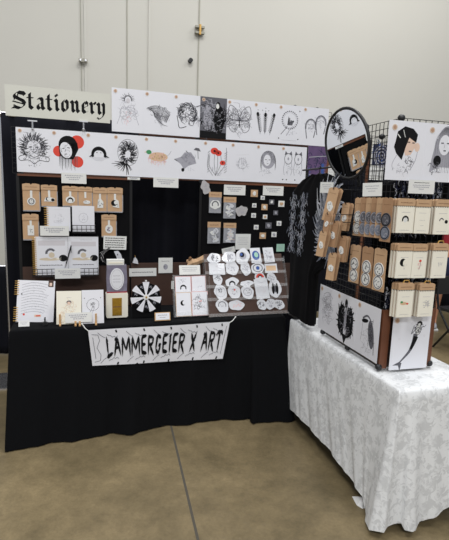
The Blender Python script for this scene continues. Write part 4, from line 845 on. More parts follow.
stk = [(214, 258.5, 14, 9, 'white sticker shaped like a lying figure, top left of the rack', k_('ink_mid'), 0), (229, 257.4, 13, 11, 'round white sticker, second in the top row of the rack', k_('ink_light'), 0),
 (242.7, 256.6, 14, 14, 'round sticker with a blue and black head, middle of the top row', lambda a: (a.oval(.0, .05, .25, .26, 'ink_light'), a.oval(-.05, .12, .16, .17, 'ink', 2), a.oval(-.1, .14, .09, .1, 'blue_ink', 3)), 0),
 (255.7, 255.4, 10, 13, 'rectangular sticker with a blue picture in the top row', lambda a: (a.oval(0, 0, .36, .45, 'blue_ink'), a.oval(.05, .05, .2, .25, 'teal', 2)), 1), (268.7, 255, 10, 13, 'rectangular white sticker with a faint drawing, top right of the rack', k_('ink_light'), 1),
 (217, 269, 15.5, 10, 'wide rectangular white sticker at the left of the second row', k_('ink_faint', 12, .02), 1), (232, 268, 14, 11.5, 'squarish white sticker, second in the second row', k_('ink_light', 12, .03), 0), (245.5, 268.3, 10, 12, 'knobbly white sticker in the middle of the second row', k_('ink_light'), 0),
 (257.7, 268, 12.5, 10.5, 'oval sticker with a blue eye in the second row', lambda a: (a.ring(0, 0, .36, .28, .06, 'ink_mid'), a.oval(0, 0, .14, .14, 'blue_ink', 2)), 0), (271, 268.2, 12, 8, 'pale tan rectangular sticker at the right of the second row', lambda a: a.poly([(-.4, -.2), (.4, -.2), (.4, .2), (-.4, .2)], 'tan_ink'), 1),
 (217.6, 279, 9, 11, 'two-lobed white sticker at the left of the third row', k_('ink_mid'), 0), (232, 282, 13, 8, 'sticker with a black arched hair head in the third row', lambda a: a.arch(0, -.15, .24, 0, 'ink'), 0), (247, 283.3, 13, 5, 'low white mountain-shaped sticker in the third row', k_('ink_light', 5), 0),
 (260, 277, 10.5, 9, 'sticker with a red and black arch in the third row', lambda a: (a.ring(0, -.05, .3, .28, .16, 'red', 1, .0, PI), a.ring(0, -.05, .17, .18, .08, 'ink', 2, 0, PI)), 0), (271.5, 277.5, 9, 8.5, 'small grey and white round sticker at the right of the third row', k_('ink_light'), 0),
 (220.6, 292, 12.6, 13, 'large round white sticker with a figure, left of the fourth row', lambda a: (a.scrib(-.05, .1, .14, .16, 12, .08, 'ink_mid'), a.ring(0, 0, .36, .36, .02, 'ink_light')), 0), (234.3, 291.7, 11.5, 13, 'tilted white sticker with a small red mark, fourth row', lambda a: (a.scrib(0, 0, .25, .3, 12, .05, 'ink_light'), a.oval(.05, .15, .07, .07, 'red', 2)), 0),
 (247.5, 292, 13, 11.5, 'round white sticker with a face, fourth row', lambda a: (a.ring(0, .0, .3, .26, .05, 'ink_light'), a.scrib(0, 0, .2, .15, 6, .05, 'ink_mid')), 0), (261.8, 288.7, 13, 17.5, 'tall pale rectangular sticker beside the black wings sticker', k_('ink_faint', 20, .03), 1),
 (275, 288.5, 11.5, 17, 'sticker with black wings at the right of the fourth row', lambda a: (a.oval(-.16, 0, .12, .45, 'ink'), a.oval(.16, 0, .12, .45, 'ink'), a.oval(0, 0, .06, .35, 'ink_mid', 2)), 0),
 (222.2, 305.7, 12, 12, 'round white sticker with a face at the bottom left of the rack', lambda a: (a.ring(0, .02, .3, .3, .06, 'ink_mid', 1, -.3, 3.5), a.scrib(0, 0, .15, .15, 5, .04, 'ink_light')), 0), (236.5, 305.2, 14.5, 9.5, 'feathery white sticker at the bottom of the rack', k_('pink', 10, .04), 0),
 (262, 304.5, 10, 9, 'left one of the three clustered stickers at the bottom right', k_('ink_mid'), 0), (270.5, 304, 10, 9.5, 'middle one of the three clustered stickers at the bottom right', k_('ink_light'), 0), (279, 304.5, 10, 9, 'right one of the three clustered stickers at the bottom right', k_('ink_mid'), 0)]
for i, (x, y, ww, hh, lab, art, rc) in enumerate(stk):
    diecut(fk, x, y, ww*1.02, hh*1.15, lab, art, d=-.004+.002*(i % 3), seed=i+20, k=.09, rect=rc, roll=R_(random.Random(i).uniform(-5, 5)), group='stickers in the acrylic rack')

# ------------------------------------------------------------------ banner
bf = tf(-.035)
P = [bf.at(88, 330.5), bf.at(230, 322), bf.at(222.5, 358.5), bf.at(92.5, 366)]
q = MB(); cs = sum(p[0] for p in P)/4; cz = sum(p[1] for p in P)/4; n = 24
def bl(u, v): return tuple((P[0][k]*(1-u)+P[1][k]*u)*(1-v)+(P[3][k]*(1-u)+P[2][k]*u)*v for k in (0, 1))
vs = []
for y in (0, .003):
    for i in range(n+1):
        for j in range(5):
            u, v = i/n, j/4; s, z = bl(u, v); vs.append((s-cs, y+.004*math.sin(u*9+v*2), z-cz))
N5 = (n+1)*5
fcs = [(i*5+j, i*5+j+1, (i+1)*5+j+1, (i+1)*5+j) for i in range(n) for j in range(4)]; fcs += [tuple(N5+k for k in f[::-1]) for f in fcs]
q.mesh(vs, fcs, 'paper')
t = empty('banner', 'white cloth banner reading LAMMERGEIER X ART tied to the front of the black table', 'banner'); place(t, bf, cs, cz)
SP = {  # spiky letter strokes: (x0,z0,x1,z1,width)
 'L': (.62, [(.0, 1.2, .06, -.12, .13), (-.12, -.2, .62, .12, .12), (.12, .98, -.02, .62, .08)]),
 'A': (.78, [(.36, 1.12, .0, -.2, .13), (.34, 1.15, .72, -.16, .14), (.1, .38, .62, .46, .09), (.12, 1.0, .4, .92, .08)]),
 'M': (.95, [(.08, 1.12, .0, -.18, .12), (.04, 1.1, .42, .2, .12), (.42, .2, .74, 1.12, .12), (.74, 1.15, .86, -.2, .13)]),
 'E': (.64, [(.08, 1.15, .06, -.16, .14), (.02, 1.02, .6, 1.1, .11), (.06, .52, .5, .56, .1), (.02, .04, .62, -.04, .12)]),
 'R': (.74, [(.08, 1.18, .06, -.2, .13), (.0, 1.02, .58, .98, .1), (.58, 1.02, .5, .5, .12), (.54, .56, .08, .48, .1), (.2, .5, .68, -.22, .12)]),
 'G': (.72, [(.62, .92, .14, 1.08, .11), (.2, 1.12, .04, .1, .14), (.04, .16, .42, -.14, .12), (.36, -.1, .6, .5, .12), (.32, .42, .66, .5, .1)]),
 'I': (.34, [(.12, 1.15, .1, -.22, .14), (.0, 1.0, .28, 1.05, .07)]),
 'X': (.8, [(.02, 1.1, .66, -.18, .14), (.66, 1.12, .0, -.22, .13)]),
 'T': (.66, [(.32, 1.1, .34, -.26, .14), (-.02, 1.0, .68, 1.06, .12), (.02, 1.04, .04, .74, .06), (.64, 1.06, .64, .8, .06)]),
 ' ': (.4, [])}
txt = 'LAMMERGEIER X ART'; adv = sum(SP[c][0]+.08 for c in txt); u0_, u1_ = .115, .965
def bp(u, v, L=1): s, z = bl(u, v); return (s-cs, -.0022-.0006*L+.004*math.sin(u*9+v*2), z-cz)
k = (u1_-u0_)/adv; x = u0_; vb, vh = .70, .43
def spk(x0, z0, x1, z1, w, m='ink'):
    ex = 1.0; dx, dz = (x1-x0), (z1-z0)*.62; l = math.hypot(dx, dz); nx, nz = -dz/l*w*.74, dx/l*w*.74/.62
    pts = [(x0, z0), (x0+(x1-x0)*.2+nx, z0+(z1-z0)*.2+nz), (x0+(x1-x0)*.75+nx*.8, z0+(z1-z0)*.75+nz*.8), (x1, z1), (x0+(x1-x0)*.75-nx*.8, z0+(z1-z0)*.75-nz*.8), (x0+(x1-x0)*.2-nx, z0+(z1-z0)*.2-nz)]
    q.poly([bp(x+px*k, vb-pz*vh, 2) for px, pz in pts], m)
for c in txt:
    ad, st = SP[c]
    for z_ in st:
        spk(*z_)
        mx_, mz_ = z_[0]*.65+z_[2]*.35, z_[1]*.65+z_[3]*.35
        spk(mx_, mz_, mx_+.12*(1 if z_[4] > .12 else -1), mz_-.08, .06)
    x += (ad+.08)*k
rn = random.Random(8)
def bline(pts, w=.0014, m='ink_mid'):
    for (ua, va), (ub, vb_) in zip(pts, pts[1:]):
        a3, b3 = Vector(bp(ua, va)), Vector(bp(ub, vb_)); dd = (b3-a3); dd.y = 0; dd.normalize(); nn = Vector((-dd.z, 0, dd.x))*w; q.poly([a3+nn, b3+nn, b3-nn, a3-nn], m)
for j, vv in enumerate((.12, .9)):
    for i in range(5):
        uc = .12+i*.19; sg = 1 if j == 0 else -1
        bline([(uc-.06+.012*g, vv-sg*.04+sg*.16*math.sin(PI*g/10)) for g in range(5)]); bline([(uc+.0+.012*g, vv+sg*.02+sg*.1*math.sin(PI*g/9)*((g % 2)*.4+.6)) for g in range(7)]); bline([(uc+.06, vv-sg*.09), (uc+.066, vv-sg*.02)], .005, 'ink')
bline([(.02, .12), (.06, .14), (.068, .3), (.045, .5), (.068, .7), (.06, .86), (.02, .9)]); bline([(.025, .2), (.03, .8)]); bline([(.98, .1), (.97, .85)])
q.build('cloth', t)
for (px0, px1) in (((88.5, 331), (82, 324.5)), ((229.5, 322.5), (236, 317.5))):
    a0, b0 = bf.at(*px0), bf.at(*px1); q = MB(); q.tube([(a0[0]-cs, -.003, a0[1]-cz), ((a0[0]+b0[0])/2-cs, -.001, (a0[1]+b0[1])/2-cz-.004), (b0[0]-cs, .012, b0[1]-cz)], .003, 'card', 6); q.ball((b0[0]-cs, .012, b0[1]-cz), .006, 'card', n=8); q.build('tie_string', t)

# ------------------------------------------------------------------ wire rack on the white table
CS = .309; RZ = .745; NZ = 4
rack = empty('wire_rack', 'tall black wire cube rack standing on the white table', 'wire rack'); place(rack, RL, 0, RZ)
# local axes of RL: x towards the viewer along the left face, -y outward (left)
qg = MB(); wires(qg, CS, CS, 9, 9); gm = qg.build('grid_panel', rack); first = True
def panel(x, y, z, rot):
    global first
    if first: o = gm; first = False
    else: o = gm.copy(); C.objects.link(o); o.parent = rack
    o.location = (x, y, z); o.rotation_euler = (0, 0, rot)
for k in range(NZ):
    for i in range(2):
        panel(CS*(i+.5), 0, .02+k*CS, 0); panel(CS*(i+.5), CS, .02+k*CS, 0)
    panel(2*CS, CS/2, .02+k*CS, PI/2); panel(0, CS/2, .02+k*CS, PI/2)
    panel(2*CS, CS*1.5, .02+k*CS, PI/2) if k == NZ-1 else None
qc = MB(); qc.ball((0, 0, 0), .018, 'black_plastic', n=12)
cm_ = qc.build('connector', rack, True); fst = True
for k in (0, NZ):
    for (x, y) in [(0, 0), (CS, 0), (2*CS, 0), (2*CS, CS), (0, CS), (CS, CS)]:
        if fst: o = cm_; fst = False
        else: o = cm_.copy(); C.objects.link(o); o.parent = rack
        o.location = (x, y, .02+k*CS)
for (x, y) in ((2*CS+.0, .02), (2*CS, CS-.02)):
    q = MB(); q.box(-.012, .006, -.022, .022, 0, .31, 'wood'); o = q.build('wooden_post', rack); o.location = (x, y, .012)
q = MB(); q.box(.02, 2*CS-.02, .012, .02, .01, .3, 'brown_board'); q.build('lower_board', rack)
q = MB(); q.box(2*CS-.022, 2*CS-.014, .03, CS-.03, .01, .3, 'brown_board'); q.build('lower_board', rack)
q = MB(); q.box(.0, 2*CS, .3, .304, .31, 1.24-.32+.04, 'black_board'); q.build('back_cloth', rack)
q = MB(); q.tube([(0, 0, 1.06), (-.52, .03, 1.06)], .006, 'black_metal', 8); q.build('hanging_bar', rack)
q = MB(); q.tube([(-.44, .03, 0), (-.44, .03, 1.06)], .008, 'black_metal', 8); q.box(-.5, -.38, -.03, .12, 0, .008, 'black_metal'); q.build('bar_post', rack)
# prints on the rack
zT, zB = 1.985, 1.712
sR = [-.078, .128, .345]
for i, (art, lab) in enumerate([(a_bobgirl, 'large print of a black bob haircut, top of the wire rack'), (a_longhair, 'large print of a long grey-haired head, cut by the right photo edge')]):
    s_a, s_b = sR[i], sR[i+1]; o = sheet('art_print', lab, 'art print', RR, None, .01+.001*i, art, sz=((s_a+s_b)/2, (zT+zB)/2, s_b-s_a+.002, zT-zB), group='prints at the top of the rack', roll=R_(0)); price_sticker(o, -(s_b-s_a)/2+.03, .105, .014)
zT, zB = 1.07, .782
for i, (art, lab) in enumerate([(a_scribble, 'print with a faint scribbled figure, far end of the rack bottom row'), (a_blackwings, 'print of a figure with broad black wings, bottom of the rack'), (a_hood, 'print of a grey hooded figure, bottom of the rack near its corner')]):
    s_a, s_b = -.05+i*.222, -.05+(i+1)*.222; o = sheet('art_print', lab, 'art print', RL, None, .012+.0012*(i % 2), art, sz=((s_a+s_b)/2, (zT+zB)/2, .223, zT-zB), group='prints along the rack bottom'); price_sticker(o, -.085, .12, .014)
o = sheet('art_print', 'print of a dark mermaid on the bottom front of the wire rack', 'art print', RR, None, .014, a_mermaid, sz=(.155, .897, .226, .285)); price_sticker(o, -.09, .12, .014)
pc('large white price card under the two top rack prints', (408.5, 180, 434.5, 193.8), f=RR, d=.02, art=card_text([.34, .3, .1], .05, 'ink_light', head=.04))
pc('tilted white price card above the oval charm cards', (361.5, 182.5, 383, 196.5), f=RL, d=.16, yaw=R_(35), roll=R_(-3), sz=(RL.rect(361.5, 182.5, 383, 196.5, .16)[0], RL.rect(361.5, 182.5, 383, 196.5, .16)[1], .092, .062))
sx_, zx_, _, _ = RL.rect(319, 182, 334.5, 193, .1)
pc('white price card beside the burst print of the black shirt', (319, 182, 334, 193), f=RL, d=.1, yaw=R_(30), sz=(sx_, zx_, .088, .062))

# round mirror
mn = Vector((-.895, -.385, -.19)).normalized(); s, z = RL.at(346, 144, .07); mc = RL.pt(s, z, .07)
dist = (mc-EYE).dot(cw); MR = 35.2*dist/F
t = empty('round_mirror', 'round black-framed mirror tilted at the top left of the wire rack', 'mirror')
yv = -mn; xv = Vector((0, 0, 1)).cross(-mn).normalized()*-1; xv = yv.cross(Vector((0, 0, 1))).normalized(); zv = xv.cross(yv)
t.rotation_euler = Matrix((xv, yv, zv)).transposed().to_euler(); t.location = mc
q = MB(); n = 48; q.prism([(MR*.96*math.cos(2*PI*i/n), MR*.96*math.sin(2*PI*i/n)) for i in range(n)], 0, .004, 'mirror_glass'); q.build('mirror_glass', t)
q = MB(); q.tube([(MR*.965*math.cos(2*PI*i/n), .002, MR*.965*math.sin(2*PI*i/n)) for i in range(n)], .0085, 'black_plastic', 8, True); q.build('rim', t, True)
q = MB(); q.prism([(MR*.9*math.cos(2*PI*i/n), MR*.9*math.sin(2*PI*i/n)) for i in range(n)], .005, .012, 'black_plastic'); q.tube([(0, .012, 0), (0, .045, 0), (.01, .06, -.12), (.01, .06, -.24)], .01, 'black_plastic', 8); q.build('bracket', t)

# strips of charms
def strip(f, px, d, lab, kind=0, n=1, roll=0, yaw=0, group=None, step=(0, 0, -.012), w=None, seed=0):
    s, z, ww, h = f.rect(*px, d=d); root = None
    if yaw:
        f = Frame(f.pt(s, 0, d), math.atan2(f.u.y, f.u.x)+yaw); d = 0; yaw = 0; s, z, ww, h = f.rect(*px)
    w = w or ww
    for j in range(n):
        l = lab if j == 0 else 'kraft charm card hidden behind the one with '+lab.split(' with ')[1].split(',')[0]
        t = empty('charm_card', l, 'charm card', group if j == 0 else group+', rear ones'); place(t, f, s+step[0]*j, z+h/2+step[1]*j, d+step[2]*j, roll+R_(1.5)*j, yaw)
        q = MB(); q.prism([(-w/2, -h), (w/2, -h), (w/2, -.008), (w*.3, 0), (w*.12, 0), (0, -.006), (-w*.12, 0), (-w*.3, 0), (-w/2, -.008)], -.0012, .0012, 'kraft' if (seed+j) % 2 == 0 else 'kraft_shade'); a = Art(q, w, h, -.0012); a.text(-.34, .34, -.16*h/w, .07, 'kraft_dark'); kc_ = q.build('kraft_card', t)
        rn = random.Random(seed+j*7)
        if kind == 0:
            for zz in (.5, .8):
                q = MB(); c0 = -h*zz; rr = min(w*.46, h*.15); n_ = 16
                q.prism([(rr*math.cos(2*PI*i/n_), c0+rr*1.12*math.sin(2*PI*i/n_)) for i in range(n_)], -.0045, -.0012, 'card'); a = Art(q, w, h, -.0045); a.ring(0, c0/w, rr/w*.82, rr/w*.92, .06, 'ink_mid'); a.scrib(0, c0/w, rr/w*.5, rr/w*.55, 6, .07, 'ink' if seed % 2 == (zz > .6) else 'ink_mid'); q.build('oval_charm', kc_)
        elif kind == 2:
            for zz in (.5, .8):
                q = MB(); c0 = -h*zz; rr = min(w*.46, h*.15); n_ = 16
                q.prism([(rr*math.cos(2*PI*i/n_), c0+rr*1.12*math.sin(2*PI*i/n_)) for i in range(n_)], -.0045, -.0012, 'ink_mid' if zz < .6 else 'shirt_print_dark'); a = Art(q, w, h, -.0045); a.ring(0, c0/w, rr/w*.85, rr/w*.95, .07, 'ink_light' if seed < 5 else 'ink'); a.scrib(0, c0/w, rr/w*.5, rr/w*.55, 6, .09, 'ink_light'); q.build('oval_charm', kc_)
        else:
            q = MB(); q.prism([(x, -h*.55+zz) for x, zz in blob_pts(w*.3, 12, seed, .15, 1, 1.5)], -.004, -.0012, 'card'); a = Art(q, w, h, -.004); a.scrib(0, -.55*h/w, .16, .3, 7, .06, 'ink_mid'); q.build('charm', kc_)
        root = root or t
G1 = 'oval charm cards, upper row on the rack'; G2 = 'oval charm cards, lower row on the rack'; G3 = 'charm cards on pegs at the far end of the rack'
ups = [(354, 362.5), (359.8, 368.3), (365.2, 373.6), (370.5, 379), (375.6, 384.2), (381, 391.6)]
nm = ['first from the left', 'second from the left', 'third from the left', 'fourth from the left', 'fifth from the left', 'darkest one nearest the calendars']
for i, (xa, xb) in enumerate(ups):
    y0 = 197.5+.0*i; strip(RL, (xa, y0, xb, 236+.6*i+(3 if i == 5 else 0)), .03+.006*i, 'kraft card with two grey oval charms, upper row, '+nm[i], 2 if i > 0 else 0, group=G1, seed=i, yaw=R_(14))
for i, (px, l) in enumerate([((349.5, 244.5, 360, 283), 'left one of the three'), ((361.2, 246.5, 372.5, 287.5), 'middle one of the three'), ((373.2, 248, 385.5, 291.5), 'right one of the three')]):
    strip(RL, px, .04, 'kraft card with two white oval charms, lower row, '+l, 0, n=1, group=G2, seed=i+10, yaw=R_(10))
for i, (px, d, l, rl) in enumerate([((327, 188, 339.5, 222), .17, 'a tilted white charm, topmost at the far end of the rack', 14), ((324, 213, 331.5, 233), .2, 'a small round charm', 8), ((341, 203, 350, 231), .09, 'a white figure charm, beside the oval charm rows', 6), ((330, 221, 339, 247.5), .16, 'a dark-centred charm, middle of the cluster', 8),
                                    ((318.5, 231, 327.5, 257), .22, 'a pale oval charm, left end of the cluster', 10), ((337, 236, 347, 262), .11, 'a pale leaf charm, left of the lower oval charms', 3), ((327, 253, 337, 280.5), .16, 'a ringed charm, lowest of the cluster', 5)]):
    w = (px[2]-px[0])*.78/F*2.75
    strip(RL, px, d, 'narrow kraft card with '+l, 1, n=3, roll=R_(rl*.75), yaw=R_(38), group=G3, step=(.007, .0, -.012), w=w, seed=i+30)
    s, z, _, hh = RL.rect(*px, d=d); q = MB(); q.tube([(0, -d-.006, 0), (0, 0, 0)], .002, 'black_metal', 6); q.tube([(0, -d-.006, 0), (0, -d-.008, .012)], .002, 'black_metal', 6); o = q.build('peg_hook', rack); o.location = (max(-.5, s), 0, z+hh/2-.006-RZ)

# cream calendars on the right face
def calendar(f, px, lab, art, d=.06, n=2, clip=False):
    s, z, w, h = f.rect(*px, d=d)
    for j in range(n+1):
        l = lab if j == 0 else 'cream mini calendar hanging behind the one '+lab.split('mini calendar ')[1].split(',')[0]
        t = empty('mini_calendar', l, 'mini calendar', 'cream mini calendars on the rack' if j == 0 else 'rear copies of the mini calendars'); place(t, f, s-.004*j, z+h/2-.001*j, d-.017*j)
        q = MB(); q.prism([(-w/2, -.034), (w/2, -.034), (w/2, -.006), (w*.4, 0), (-w*.4, 0), (-w/2, -.006)], -.006, .006, 'kraft'); a = Art(q, w, h, -.006); a.text(-.36, .36, -.02/w, .08, 'kraft_dark'); kh_ = q.build('kraft_header', t)
        q = MB(); m_ = 9
        for i in range(m_):
            x = -w/2+w*(i+.5)/m_; q.tube([(x, .0+.006*math.cos(g), -.036+.006*math.sin(g)) for g in [2*PI*k/6 for k in range(6)]], .0021, 'black_metal', 4, True)
        q.build('spiral_binding', t)
        q = MB(); q.box(-w/2, w/2, -.005, .003, -h, -.036, 'cream_card'); a = Art(q, w, h, -.005)
        if j == 0: art(a, -(.036+(h-.036)/2)/w); a.text(-.25, .25, -(h*.4)/w, .035, 'ink_light'); a.text(-.3, .3, -(h*.92)/w, .035, 'ink_light')
        q.build('pages', t)
        q = MB(); q.box(-w/2, w/2, .003, .005, -h-.001, -.034, 'kraft'); q.build('back_board', t)
        if clip and j == 0:
            q = MB(); q.tube([(-.018, 0, -.002), (-.012, 0, .012), (.012, 0, .012), (.018, 0, -.002)], .003, 'gold_wire', 6); q.build('wire_clip', kh_)
    q = MB(); q.tube([(0, -d-.012, .004), (0, 0, .004)], .002, 'black_metal', 6); o = q.build('peg_hook', None)
    o.parent = rack; p = f.pt(s, z+h/2, 0)-RL.o; o.location = (p.dot(RL.u), -p.dot(RL.n), p.z-RZ); o.rotation_euler = (0, 0, PI/2)
calendar(RR, (396.5, 198.5, 413.6, 233), 'cream mini calendar with black arched hair drawing, left of the top row', lambda a, c: (a.arch(0, c, .2, 0, 'ink'), a.oval(0, c, .12, .14, 'card')))
calendar(RR, (414.5, 199.5, 429.5, 233.5), 'cream mini calendar with only text lines, middle of the top row', lambda a, c: (a.text(-.18, .18, c, .03, 'ink_light'), a.text(-.12, .12, c-.3, .03, 'ink_light')), n=0)
calendar(RR, (434, 199.5, 450, 234.5), 'cream mini calendar with two round heads, right of the top row', lambda a, c: (a.ring(-.05, c, .12, .12, .06, 'ink_mid', 1, .3, 3.3), a.oval(.25, c-.05, .1, .1, 'ink')))
calendar(RR, (396, 243.5, 411.4, 278), 'cream mini calendar with a black crescent head, left of the middle row', lambda a, c: (a.oval(-.08, c+.12, .2, .22, 'ink'), a.oval(.06, c+.08, .14, .2, 'cream_card', 2), a.scrib(.05, c-.1, .1, .12, 6, .02, 'ink_light', 3)))
calendar(RR, (411.8, 244, 425.8, 278), 'cream mini calendar with a red flower, centre of the middle row', lambda a, c: (a.oval(.06, c+.24, .09, .07, 'red', 2), a.curve([(0, c-.3), (.1, c), (.06, c+.2)], .02, 'ink_mid'), a.scrib(0, c-.05, .15, .25, 12, .03, 'pink')), n=1)
calendar(RR, (431.5, 243.5, 446.4, 278), 'cream mini calendar with a faint round drawing, right of the middle row', lambda a, c: a.scrib(0, c, .15, .16, 10, .02, 'ink_light'), clip=True)
calendar(RR, (397, 283, 412.2, 317), 'cream mini calendar with an orange and green fruit drawing, bottom row', lambda a, c: (a.oval(-.1, c+.02, .22, .09, 'tan_ink'), a.oval(-.22, c+.1, .09, .06, 'green_ink', 2), a.oval(.15, c, .08, .05, 'red', 2)), clip=True)
calendar(RR, (418.2, 283.5, 433, 316.3), 'cream mini calendar with a grey sketch, right one of the bottom row', lambda a, c: a.scrib(0, c, .2, .26, 22, .03, 'ink_light'), clip=True)
# printed cloth seen through the rack
def gothic(a, m1='shirt_print', m2='shirt_print_dark'):
    pass
def garment(f, s, z, w, h, d, lab, sleeves=True, printer=None, yaw=0, name='shirt', cut=1):
    t = empty(name, lab, 'shirt'); place(t, f, s, z, d, yaw=yaw)
    hw = w/2; out = [(-.1*w, 0), (-.3*w, -.03*h), (-hw, -.1*h), (-hw*.98, -.3*h), (-hw*.9, -.6*h), (-hw*.92, -h), (hw*.92, -h), (hw*.9, -.6*h), (hw*.98, -.3*h), (hw, -.1*h), (.3*w, -.03*h), (.1*w, 0)]
    # body as an inflated, wrinkled grid
    q = MB(); nx, nz = 22, 26; vs = []
    def half(v): return hw*(.25+.75*min(1, (v/.12)**.6)) if v < .12 else hw*(1-.08*min(1, (v-.12)*1.5))
    for sd_ in (-1, 1):
        for i in range(nx+1):
            for j in range(nz+1):
                v = j/nz; uu = -1+2*i/nx; x = half(v)*uu*(1 if uu < 0 else 1-(1-cut)*max(0, min(1, (v-.5)/.14))); th = .028*math.sqrt(max(0, 1-uu*uu))*(.5+.5*min(1, v*4))
                wr_ = .007*math.sin(uu*9+v*5)*v+.004*math.sin(uu*17+2*v)
                vs.append((x, sd_*th+wr_, -h*v-.01*math.cos(uu*1.5)*(v < .05)))
    M = (nx+1)*(nz+1); fs_ = [(i*(nz+1)+j, i*(nz+1)+j+1, (i+1)*(nz+1)+j+1, (i+1)*(nz+1)+j) for i in range(nx) for j in range(nz)]
    q.mesh(vs, fs_+[tuple(M+k for k in g[::-1]) for g in fs_], 'shirt_cloth'); sb_ = q.build('body', t, True)
    if sleeves:
        for sx in (-1, 1):
            q = MB(); q.tube([(sx*hw*.72, 0, -.05*h), (sx*hw*.98, -.0, -.14*h), (sx*hw*1.08, -.01, -.35*h), (sx*hw*1.12, -.015, -.62*h)], [.05, .055, .045, .035], 'shirt_cloth', 10); q.build('sleeve', t, True)
    q = MB(); q.tube([(-.16, 0, -.04), (0, 0, -.0), (.16, 0, -.04)], .005, 'black_metal', 6); q.tube([(0, 0, 0), (0, 0, .03), (.012, 0, .045), (.02, 0, .03)], .003, 'black_metal', 6); q.build('hanger', t)
    if printer: q = MB(); a = Art(q, w, h, -.036); printer(a, h/w); q.build('print', sb_)
    return t
def p_tribal(a, r):
    rn = random.Random(5)
    for col in (-.36, -.17):
        for i in range(150):
            z = -.12*r-.42*r*rn.random(); x = col+rn.gauss(0, .035)
            a.curve([(x, z), (x+rn.uniform(-.02, .02), z-.02), (x+rn.uniform(-.03, .03), z-.035)], rn.uniform(.005, .011), 'shirt_print_dark' if rn.random() < .6 else 'shirt_print', 1, .004, 2)
    for i in range(260):
        t = rn.uniform(0, 2*PI); q = rn.uniform(.02, .14); r1 = q+rn.uniform(.04, .13)
        cx, cz = .27, -.3*r
        a.curve([(cx+q*math.cos(t), cz+q*1.5*math.sin(t)), (cx+(q+r1)/2*math.cos(t+.2), cz+(q+r1)*.75*math.sin(t+.2)), (cx+r1*math.cos(t), cz+r1*1.5*math.sin(t))], .022, 'shirt_print' if i % 2 else 'shirt_print_dark', 1, .005, 2)
sA = RL.at(286, 230, .05)[0]; sB = RL.at(346, 220, .05)[0]
zA = RL.at(312, 173.5, .05)[1]
garment(RL, (sA+sB)/2+.02, zA, (sB-sA)-.02, zA-.78, .03, 'long black shirt with silver thorn lines and burst print, hanging between the two displays', sleeves=False, printer=p_tribal, cut=max(.1, (-.075-((sA+sB)/2+.02))/(((sB-sA)-.02)/2)))
def p_streaks(a, r):
    rn = random.Random(12)
    for i in range(420):
        z = rn.choice([-.03-.16*rn.random()**1.2, -.3-.1*rn.random(), -.68-.26*rn.random(), -.8-.12*rn.random()])*r*1.0; x = rn.uniform(-.46, .46)
        a.curve([(x, z), (x+rn.uniform(-.03, .03), z-.05), (x+rn.uniform(-.05, .05), z-.1)], rn.uniform(.02, .05), rn.choice(['shirt_print', 'shirt_print_dark', 'navy', 'navy']), 1, .006, 3)
garment(RR, .15, 1.74, .30, .70, -.07, 'black shirt with blue and silver streaks hanging inside the wire rack behind the calendars', sleeves=False, printer=p_streaks)

# ------------------------------------------------------------------ person and chair beyond
def skin_fig(name, parent, joints, edges, m, sub=2, root=0):
    me = bpy.data.meshes.new(name); me.from_pydata([j[0] for j in joints], edges, []); me.materials.append(MATS[m])
    o = bpy.data.objects.new(name, me); C.objects.link(o); o.parent = parent
    sk = o.modifiers.new('skin', 'SKIN'); sk.use_smooth_shade = True
    for i, j in enumerate(joints):
        r = j[1]; o.data.skin_vertices[0].data[i].radius = (r, r) if not isinstance(r, tuple) else r
        o.data.skin_vertices[0].data[i].use_root = (i == root)
    sb = o.modifiers.new('sub', 'SUBSURF'); sb.levels = sub; sb.render_levels = sub
    return o
per = empty('person', 'person in navy shorts and dark red top standing behind the wire rack', 'person'); per.location = (2.86, 5.75, 0); per.rotation_euler = (0, 0, R_(-15))
J = [((0, 0, .95), (.15, .11)), ((0, 0, 1.12), (.135, .1)), ((0, .01, 1.32), (.16, .11)), ((0, .01, 1.44), (.1, .08)), ((0, -.01, 1.53), .055), ((0, -.02, 1.62), (.075, .09)), ((0, -.01, 1.7), (.075, .09))]
E_ = [(0, 1), (1, 2), (2, 3), (3, 4), (4, 5), (5, 6)]
for sx in (-1, 1):
    b = len(J); J += [((sx*.1, 0, .86), .095), ((sx*.12, -.01, .5), .062), ((sx*.13, .02, .32), .056), ((sx*.13, .03, .1), .036), ((sx*.14, -.03, .045), .036), ((sx*.15, -.14, .03), .03)]
    E_ += [(0, b), (b, b+1), (b+1, b+2), (b+2, b+3), (b+3, b+4), (b+4, b+5)]
    b = len(J); J += [((sx*.17, .01, 1.42), .06), ((sx*.24, .02, 1.15), .042), ((sx*.25, -.06, .93), .03), ((sx*.25, -.09, .86), (.022, .034))]
    E_ += [(3, b), (b, b+1), (b+1, b+2), (b+2, b+3)]
    for k in range(4):
        c = len(J); y = -.12+.022*k; ln = (.055, .066, .07, .06)[k]
        J += [((sx*.248, y+.0, .83), .0095), ((sx*.244, y-.008, .83-ln*.6), .0085), ((sx*.232, y-.012, .83-ln), .0075)]; E_ += [(b+3, c), (c, c+1), (c+1, c+2)]
    c = len(J); J += [((sx*.235, -.125, .85), .011), ((sx*.225, -.145, .82), .0095)]; E_ += [(b+3, c), (c, c+1)]
skin_fig('body', per, J, E_, 'skin')
skin_fig('shorts', per, [((0, 0, 1.0), (.165, .125)), ((0, 0, .88), (.165, .13)), ((-.11, 0, .78), .115), ((-.135, -.005, .5), .1), ((.11, 0, .78), .115), ((.135, -.005, .5), .1)], [(0, 1), (1, 2), (2, 3), (1, 4), (4, 5)], 'navy')
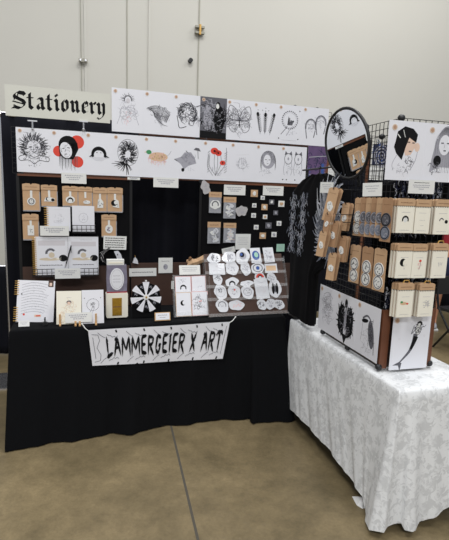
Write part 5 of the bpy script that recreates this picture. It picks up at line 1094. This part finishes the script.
skin_fig('top', per, [((0, 0, .98), (.165, .125)), ((0, 0, 1.15), (.15, .115)), ((0, .01, 1.34), (.178, .125)), ((0, .01, 1.46), (.1, .085)), ((-.18, .01, 1.41), .078), ((-.24, .02, 1.22), .062), ((.18, .01, 1.41), .078), ((.24, .02, 1.22), .062)], [(0, 1), (1, 2), (2, 3), (3, 4), (4, 5), (3, 6), (6, 7)], 'red_cloth')
skin_fig('hair', per, [((0, .02, 1.74), (.085, .095)), ((0, .06, 1.66), (.075, .05)), ((0, .07, 1.56), (.06, .035))], [(0, 1), (1, 2)], 'hair')
q = MB(); 
for sx in (-1, 1): q.ball((sx*.03, -.105, 1.66), .012, 'eraser_white', n=8); q.ball((sx*.03, -.114, 1.66), .006, 'ink', n=8)
q.build('eyes', per); q = MB(); q.ball((0, -.115, 1.635), .015, 'skin', sz=1.6, n=8); q.build('nose', per); q = MB(); q.ball((0, -.105, 1.595), .02, 'red_cloth', sz=.3, n=8); q.build('mouth', per)
for sx in (-1, 1):
    q = MB(); q.ball((sx*.15, -.07, .045), .055, 'shoe_grey', sx=.8, sy=2.3, sz=.85, n=14); q.box(sx*.15-.045, sx*.15+.045, -.19, .05, 0, .025, 'white_rubber'); o = q.build('shoe', per, True)
cp = atz(440, 352, 0)
ch = empty('folding_chair', 'black folding chair legs behind the white table at the right edge', 'chair'); ch.location = (cp.x+.25, cp.y+.05, 0); ch.rotation_euler = (0, 0, R_(20))
for x in (-.2, .2):
    for (ya, yb) in ((-.2, .18), (.2, -.14)):
        q = MB(); q.tube([(x, ya, 0), (x, yb, .46 if ya < 0 else .44)], .012, 'black_metal', 8); q.build('leg', ch)
    q = MB(); q.tube([(x, .18, .46), (x, .26, .82)], .012, 'black_metal', 8); q.build('back_post', ch)
q = MB(); q.box(-.2, .2, -.19, .2, .44, .47, 'black_plastic'); q.build('seat', ch)
q = MB(); q.box(-.2, .2, .215, .24, .6, .8, 'black_plastic'); q.build('backrest', ch)
q = MB(); q.tube([(-.2, -.12, .1), (.2, -.12, .1)], .008, 'black_metal', 6); q.build('stretcher', ch)

# ------------------------------------------------------------------ light
w_ = bpy.data.worlds.new('hall'); bpy.context.scene.world = w_; w_.use_nodes = True
bg = w_.node_tree.nodes['Background']; bg.inputs[0].default_value = (.93, .96, 1, 1); bg.inputs[1].default_value = .45
def lamp(x, y, z, sx, sy, e, col=(1, .99, .97)):
    l = bpy.data.lights.new('hall_lamp', 'AREA'); l.shape = 'RECTANGLE'; l.size = sx; l.size_y = sy; l.energy = e; l.color = col
    o = bpy.data.objects.new('hall_lamp', l); C.objects.link(o); o.location = (x, y, z); return o
lamp(-1.8, .5, 6.5, 1.6, 1.2, 128); lamp(2.6, .2, 6.5, 1.6, 1.2, 112); lamp(0, -3.6, 5.4, 2, 1.2, 265); lamp(.5, 3.2, 6.8, 2, .8, 120)
lamp(3.2, 5.2, 6.5, 1.6, 1.2, 100)
vs_ = bpy.context.scene.view_settings
vs_.view_transform = 'Standard'; vs_.look = 'None'; vs_.gamma = 1; vs_.use_curve_mapping = False; vs_.exposure = .09
for o in list(bpy.data.objects):
    for k in ('_w', '_h'):
        if k in o: del o[k]
